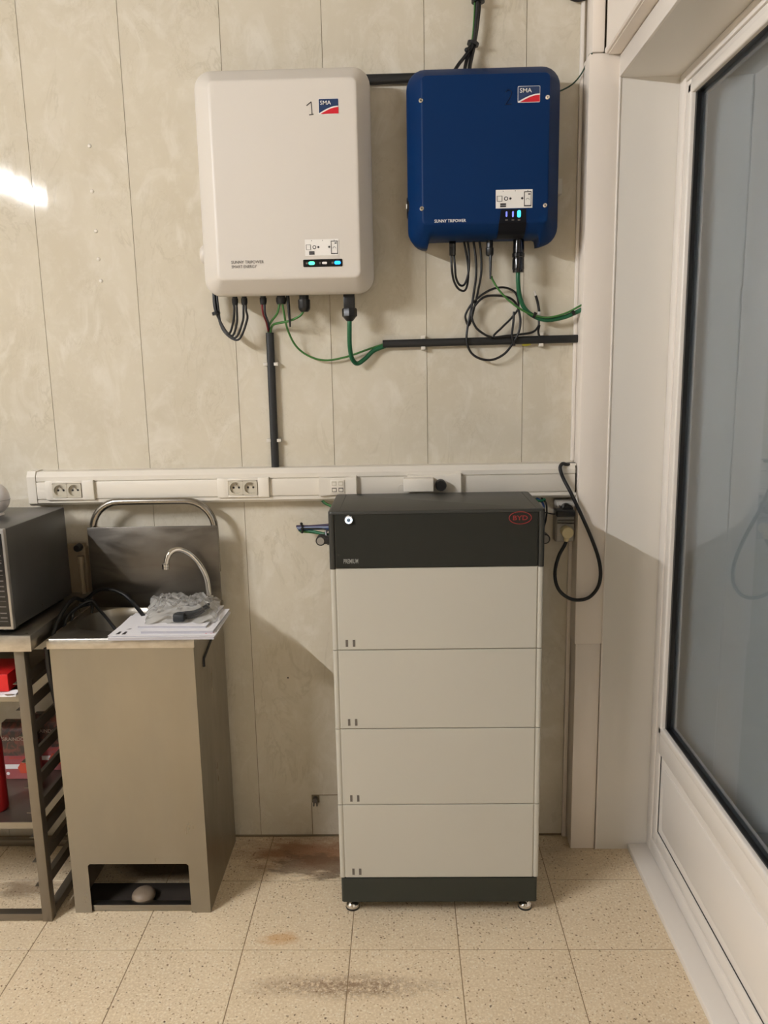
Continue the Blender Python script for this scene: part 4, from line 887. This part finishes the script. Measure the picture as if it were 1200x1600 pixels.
# crumpled clear bag with a coiled lead inside
bagc = (-0.6429, -0.281, 0.9)
bag = thing('plastic_bag', 'crumpled clear plastic bag with dark lead inside lying on the booklets', 'bag', (bagc[0], bagc[1], PZ+.027))
from mathutils import noise as mn
def bagmesh():
    nx, ny = 46, 30; base_z = PZ+.0275
    cs = [(-0.7338, -0.3547, 0.9), (-0.5327, -0.3446, 0.9), (-0.565, -0.1278, 0.9), (-0.7984, -0.0899, 0.9)]
    V = []
    for layer in (0, 1):
        for j in range(ny+1):
            for i in range(nx+1):
                u, v = i/nx, j/ny
                x = (cs[0][0]*(1-u)+cs[1][0]*u)*(1-v)+(cs[3][0]*(1-u)+cs[2][0]*u)*v
                y = (cs[0][1]*(1-u)+cs[1][1]*u)*(1-v)+(cs[3][1]*(1-u)+cs[2][1]*u)*v
                edge = min(u, 1-u, v, 1-v)*5; e = min(edge, 1)**.7
                P_ = Vector((x*18, y*18, 3.1))
                ridge = 1-abs(mn.noise(P_*1.4))*2.4; fine = 1-abs(mn.noise(P_*3.3+Vector((7, 1, 2))))*2.2
                w_ = 1.-min(edge, 1)
                x += .012*w_*mn.noise(Vector((u*6, v*6, 9.))); y += .014*w_*mn.noise(Vector((u*7, v*7, 4.)))
                core = math.exp(-((u-.60)**2*9+(v-.42)**2*12))
                h = e*(.012+.016*max(ridge, 0)+.009*max(fine, 0)+.018*core)+.0015
                if layer == 0: h = 0.
                V.append((x, y, base_z+h))
    F = []; m_ = (nx+1)*(ny+1)
    for j in range(ny):
        for i in range(nx):
            a = j*(nx+1)+i; F.append((m_+a, m_+a+1, m_+a+nx+2, m_+a+nx+1)); F.append((a, a+nx+1, a+nx+2, a+1))
    for i in range(nx):
        F.append((i, i+1, m_+i+1, m_+i)); a = ny*(nx+1)+i; F.append((a, m_+a, m_+a+1, a+1))
    for j in range(ny):
        a = j*(nx+1); F.append((a, m_+a, m_+a+nx+1, a+nx+1)); a = j*(nx+1)+nx; F.append((a, a+nx+1, m_+a+nx+1, m_+a))
    return MB().raw(V, F)
part('film', bagmesh(), M_BAG, bag, ang=25)
leads = MB()
P0 = [(-0.6567, -0.3258, 0.903), (-0.6356, -0.3206, 0.903), (-0.6085, -0.3097, 0.903), (-0.5915, -0.28, 0.903), (-0.5849, -0.2364, 0.903)]
for k in range(3):
    for h in range(2):
        leads.tube([(a[0]+.002*k, a[1]+.010*k-.003*h, PZ+.0335+.0095*h+(.002 if i == 3 else 0)) for i, a in enumerate(P0)], .0050, 7)
part('coiled_lead', leads, mat('slate_lead', (30,35,40), .45), bag, 'coiled dark grey lead')
k0 = (-0.6521, -0.3531, 0.91)
part('lead_block', MB().box(k0[0]-.002, k0[0]+.030, k0[1]+.004, k0[1]+.030, PZ+.029, PZ+.052, .004), mat('slate_block', (32,36,40), .5), bag)

# black leads over the sink rim
cable([(-1.0110, -.350, .700), (-1.0110, -.345, .840), (-1.0110, -.310, .888), (-1.0120, -.240, .915), (-1.0100, -.170, .925), (-1.0016, -0.12, 0.9031), (-0.9579, -0.12, 0.9341), (-0.9129, -0.13, 0.9406), (-0.8697, -0.14, 0.9284), (-0.8324, -0.16, 0.9048), (-0.7792, -0.2294, 0.885)], .0062, M_CABLE, 'thick black cable arching high over the sink bowl to the booklets', 10)
cable([(-1.0110, -.270, .760), (-1.0110, -.262, .850), (-1.0100, -.235, .886), (-.9900, -.190, .905), (-0.9626, -0.16, 0.9127), (-0.9404, -0.17, 0.8927), (-0.905, -0.2, 0.8709), (-0.8629, -0.24, 0.8449), (-0.8397, -0.26, 0.8273)], .0050, M_CABLE, 'black cable crossing the sink bowl below the high arch', 10)
cable([(-1.0110, -.215, .780), (-1.0110, -.205, .860), (-1.0050, -.185, .892), (-0.9779, -0.14, 0.8963), (-0.9664, -0.15, 0.8909), (-0.9661, -0.16, 0.8732)], .0042, M_CABLE, 'short black cable with its end hanging into the sink bowl corner', 8)
cable([(-1.0110, -.385, .842), (-1.0110, -.384, .790), (-1.0110, -.375, .730), (-1.0120, -.350, .640)], .0085, M_CABLE, 'thick black cable hanging in the gap between worktable and sink', 10)

# ================================================================ WORKTABLE RACK
RK = thing('rack_table', 'stainless steel worktable with tray slides beside the wash basin', 'table', (-1.3, -.23, 0))
rx1, rx0, ry0, ry1 = -1.0535, -1.62, -.4335, -.030
part('table_top', MB().box(-1.66, -1.0205, -.452, -.012, .858, .9035, .002), M_STEEL, RK)
part('front_lip', MB().box(-1.66, -1.0200, -.4555, -.4515, .857, .9020, .0012), M_RIM, RK, 'bright front lip')
for a in ((rx1-.029, ry0), (rx0, ry0), (rx1-.029, ry1-.029), (rx0, ry1-.029)):
    part('leg', MB().box(a[0], a[0]+.029, a[1], a[1]+.029, .0, .859, .0015), M_STEELD, RK)
for y in (ry0+.002, ry1-.027): part('bottom_rail', MB().box(rx0+.028, rx1-.028, y, y+.025, .003, .025, .001), M_STEELD, RK)
for xx in (rx1-.027, rx0+.002): part('side_rail', MB().box(xx, xx+.025, ry0+.028, ry1-.028, .003, .030, .001), M_STEELD, RK)
for k in range(9):
    z = .7625-.0795*k
    for xx, sg in ((rx1-.003, -1), (rx0+.003, 1)):
        part('tray_slide', MB().prism([(xx, z-.012), (xx, z+.020), (xx+sg*.0015, z+.020), (xx+sg*.0015, z-.0105), (xx+sg*.040, z-.0105), (xx+sg*.040, z-.012)], 'y', ry0+.004, ry1-.004), M_STEELD, RK)
def tray(z, label, m):
    o = thing('tray', label, 'tray', (-1.3, -.23, z))
    part('tray_floor', MB().box(rx0+.010, rx1-.032, -.420, -.045, z-.003, z), m, o)
    part('tray_lip', MB().box(rx0+.010, rx1-.032, -.424, -.418, z-.018, z+.0035, .0015), M_STEEL, o)
    return o
tray(.3175, 'steel shelf tray carrying the two coffee bags in the rack', M_STEELD)
tr2 = tray(.7145, 'upper steel shelf tray with red carton in the rack', M_STEELD)
ps = solo('crumpled_film', MB().rings([[(-1.19+.012*i, -.4265-.004*math.sin(i*2.1), .716+.004*math.sin(i*1.7)), (-1.19+.012*i, -.40, .7205+.003*math.sin(i*1.1)), (-1.19+.012*i, -.40, .7165), (-1.19+.012*i, -.4265, .7125)] for i in range(9)]), M_PAPER, 'crumpled white film on the front edge of the upper tray', 'film', (-1.14, -.42, .716))
rc = thing('red_carton', 'small bright red carton on the upper tray', 'carton', (-1.16, -.36, .7205))
part('carton_body', MB().box(-1.24, -1.1210, -.408, -.28, .7205, .7720, .001, 1), M_RED, rc)
part('white_mark', MB().tube([(-1.1205, -.348, .735), (-1.1205, -.340, .750), (-1.1205, -.351, .755), (-1.1205, -.344, .765)], .0014, 6), M_PAPER, rc)
rb = solo('red_canister', MB().lathe((-1.2270, -.345, .3185), (-1.2270, -.345, .560), [(0, .027), (.03, .030), (.9, .030), (.97, .026), (1, .016)], 24), M_REDD, 'dark red canister at the left edge of the lower tray', 'canister', (-1.227, -.345, .3185))
def coffee_bag(x, lab, y=-.172):
    z = .3185; w_ = .107; h_ = .186
    o = thing('coffee_bag', lab, 'bag', (x, y+.03, z), 'coffee bags on the rack tray')
    def ring(zv, d, s): return [(x-w_/2*s+.008, y+.0+.02-d, zv), (x-w_/2*s, y+.02, zv), (x-w_/2*s, y+.05, zv), (x+w_/2*s, y+.05, zv), (x+w_/2*s, y+.02, zv), (x+w_/2*s-.008, y+.02-d, zv)]
    part('upper_film', MB().rings([ring(z+h_*.44, .020, 1.), ring(z+h_*.8, .019, 1.), ring(z+h_*.93, .008, .99), ring(z+h_, -.008, .96)]), M_BROWN, o)
    part('lower_film', MB().rings([ring(z, .018, .98), ring(z+h_*.06, .020, 1.), ring(z+h_*.44, .020, 1.)]), M_PINK, o)
    yy = y-.0010
    text(o, 'lettering', 'GRAINDOR', x-w_*.43, yy, z+h_*.72, w_*.80, M_PRINT, .012, .01)
    part('white_strip', MB().box(x-w_*.40, x+w_*.06, yy-.0005, yy+.001, z+h_*.20, z+h_*.28), M_PAPER, o)
    part('white_strip', MB().box(x+w_*.20, x+w_*.42, yy-.0005, yy+.001, z+h_*.20, z+h_*.28), M_PAPER, o)
    part('orange_swash', MB().prism([(x-w_*.02, z+h_*.22), (x+w_*.10, z+h_*.33), (x+w_*.40, z+h_*.24), (x+w_*.42, z+h_*.12), (x+w_*.05, z+h_*.12)], 'y', yy-.0012, yy+.001), M_ORANGE, o)
    text(o, 'lettering', 'BALLERI', x-w_*.25, yy, z+h_*.385, w_*.50, M_ORANGE, .006)
    part('round_mark', MB().lathe((x-w_*.34, yy, z+h_*.11), (x-w_*.34, yy+.001, z+h_*.11), [(0, .0055), (1, .0055)], 14), M_PAPER, o)
    return o
coffee_bag(-1.2440, 'brown and rose coffee bag nearer the left edge on the rack tray')
coffee_bag(-1.1680, 'brown and rose coffee bag behind the rack leg on the tray', -.115)

# ================================================================ MICROWAVE AND GADGET
MW = thing('microwave', 'grey microwave oven with black keypad on the steel worktable', 'microwave', (-1.32, -.27, .9035))
def mwbox(x0, x1, y0, y1, z0, z1, r=.004):
    """box in the oven's own frame: x leftwards from the right side, y from front to back, turned a little"""
    b = MB().box(x0, x1, y0, y1, z0, z1, r); a = math.radians(-3.5)
    bmesh.ops.transform(b.b, matrix=Matrix.Translation((-1.0720, -.440, 0)) @ Matrix.Rotation(a, 4, 'Z'), verts=b.b.verts[:]); return b
mz0, mz1 = .9165, 1.2000
body = part('body', mwbox(-.50, 0, .012, .350, mz0, mz1, .005), M_MICRO, MW)
part('front_frame', mwbox(-.50, .001, .0, .014, mz0-.001, mz1+.001, .003), M_MFRAME, MW)
kp = part('keypad', mwbox(-.135, -.006, -.0015, .002, mz0+.008, mz1-.012, .001), M_MFACE, MW)
part('door', mwbox(-.50, -.140, -.006, .002, mz0+.008, mz1-.012, .003), M_MFACE, MW)
for k, zf in enumerate((.93, .85, .77, .69, .61, .50, .44, .39, .33, .22, .15, .10)):
    z = mz0+.008+(mz1-mz0-.02)*zf
    for xk in (-.105, -.062, -.022): part('key_print', mwbox(xk-.010, xk+.009, -.0022, -.0010, z-.0018, z+.0012, 0), M_INKSOFT, kp)
for k, zf in enumerate((.56, .72, .28, .06)):
    z = mz0+.008+(mz1-mz0-.02)*zf; part('key_line', mwbox(-.128, -.012, -.0022, -.0010, z-.0006, z+.0006, 0), M_INKSOFT, kp)
for xk, yk in ((-.03, .04), (-.46, .04), (-.03, .31), (-.46, .31)): part('foot', mwbox(xk-.014, xk+.014, yk-.014, yk+.014, .9036, mz0+.001, .002), M_BLACK, MW)
part('side_screw', mwbox(-.002, .0012, .16, .1635, mz0+.020, mz0+.024, 0), M_CHROME, MW)
gd = thing('gadget', 'round white plastic gadget on top of the microwave', 'gadget', (-1.205, -.22, 1.2005))
gc = (-1.2050, -.22, 1.2505)
part('ball', MB().sphere(gc, .046, 1, .9, 1.06, 32, 20), M_GADGET, gd)
part('foot', MB().lathe((gc[0], gc[1], 1.2006), (gc[0], gc[1], 1.216), [(0, .026), (.4, .024), (1, .018)], 24), M_GADGET, gd)
part('seam', MB().tube([(gc[0]+.0466*math.cos(a), gc[1]+.042*math.sin(a), gc[2]-.004) for a in [2*PI*k/40 for k in range(41)]], .0006, 4, 1, False), M_INKSOFT, gd)
part('pin_hole', MB().lathe((gc[0]+.022, gc[1]-.0355, gc[2]-.007), (gc[0]+.020, gc[1]-.033, gc[2]-.007), [(0, .0022), (1, .0022)], 10), M_HOLE, gd)
part('top_knob', MB().cyl((gc[0]+.002, gc[1], gc[2]+.046), (gc[0]+.002, gc[1], gc[2]+.056), .007, n=14), M_GADGET, gd)
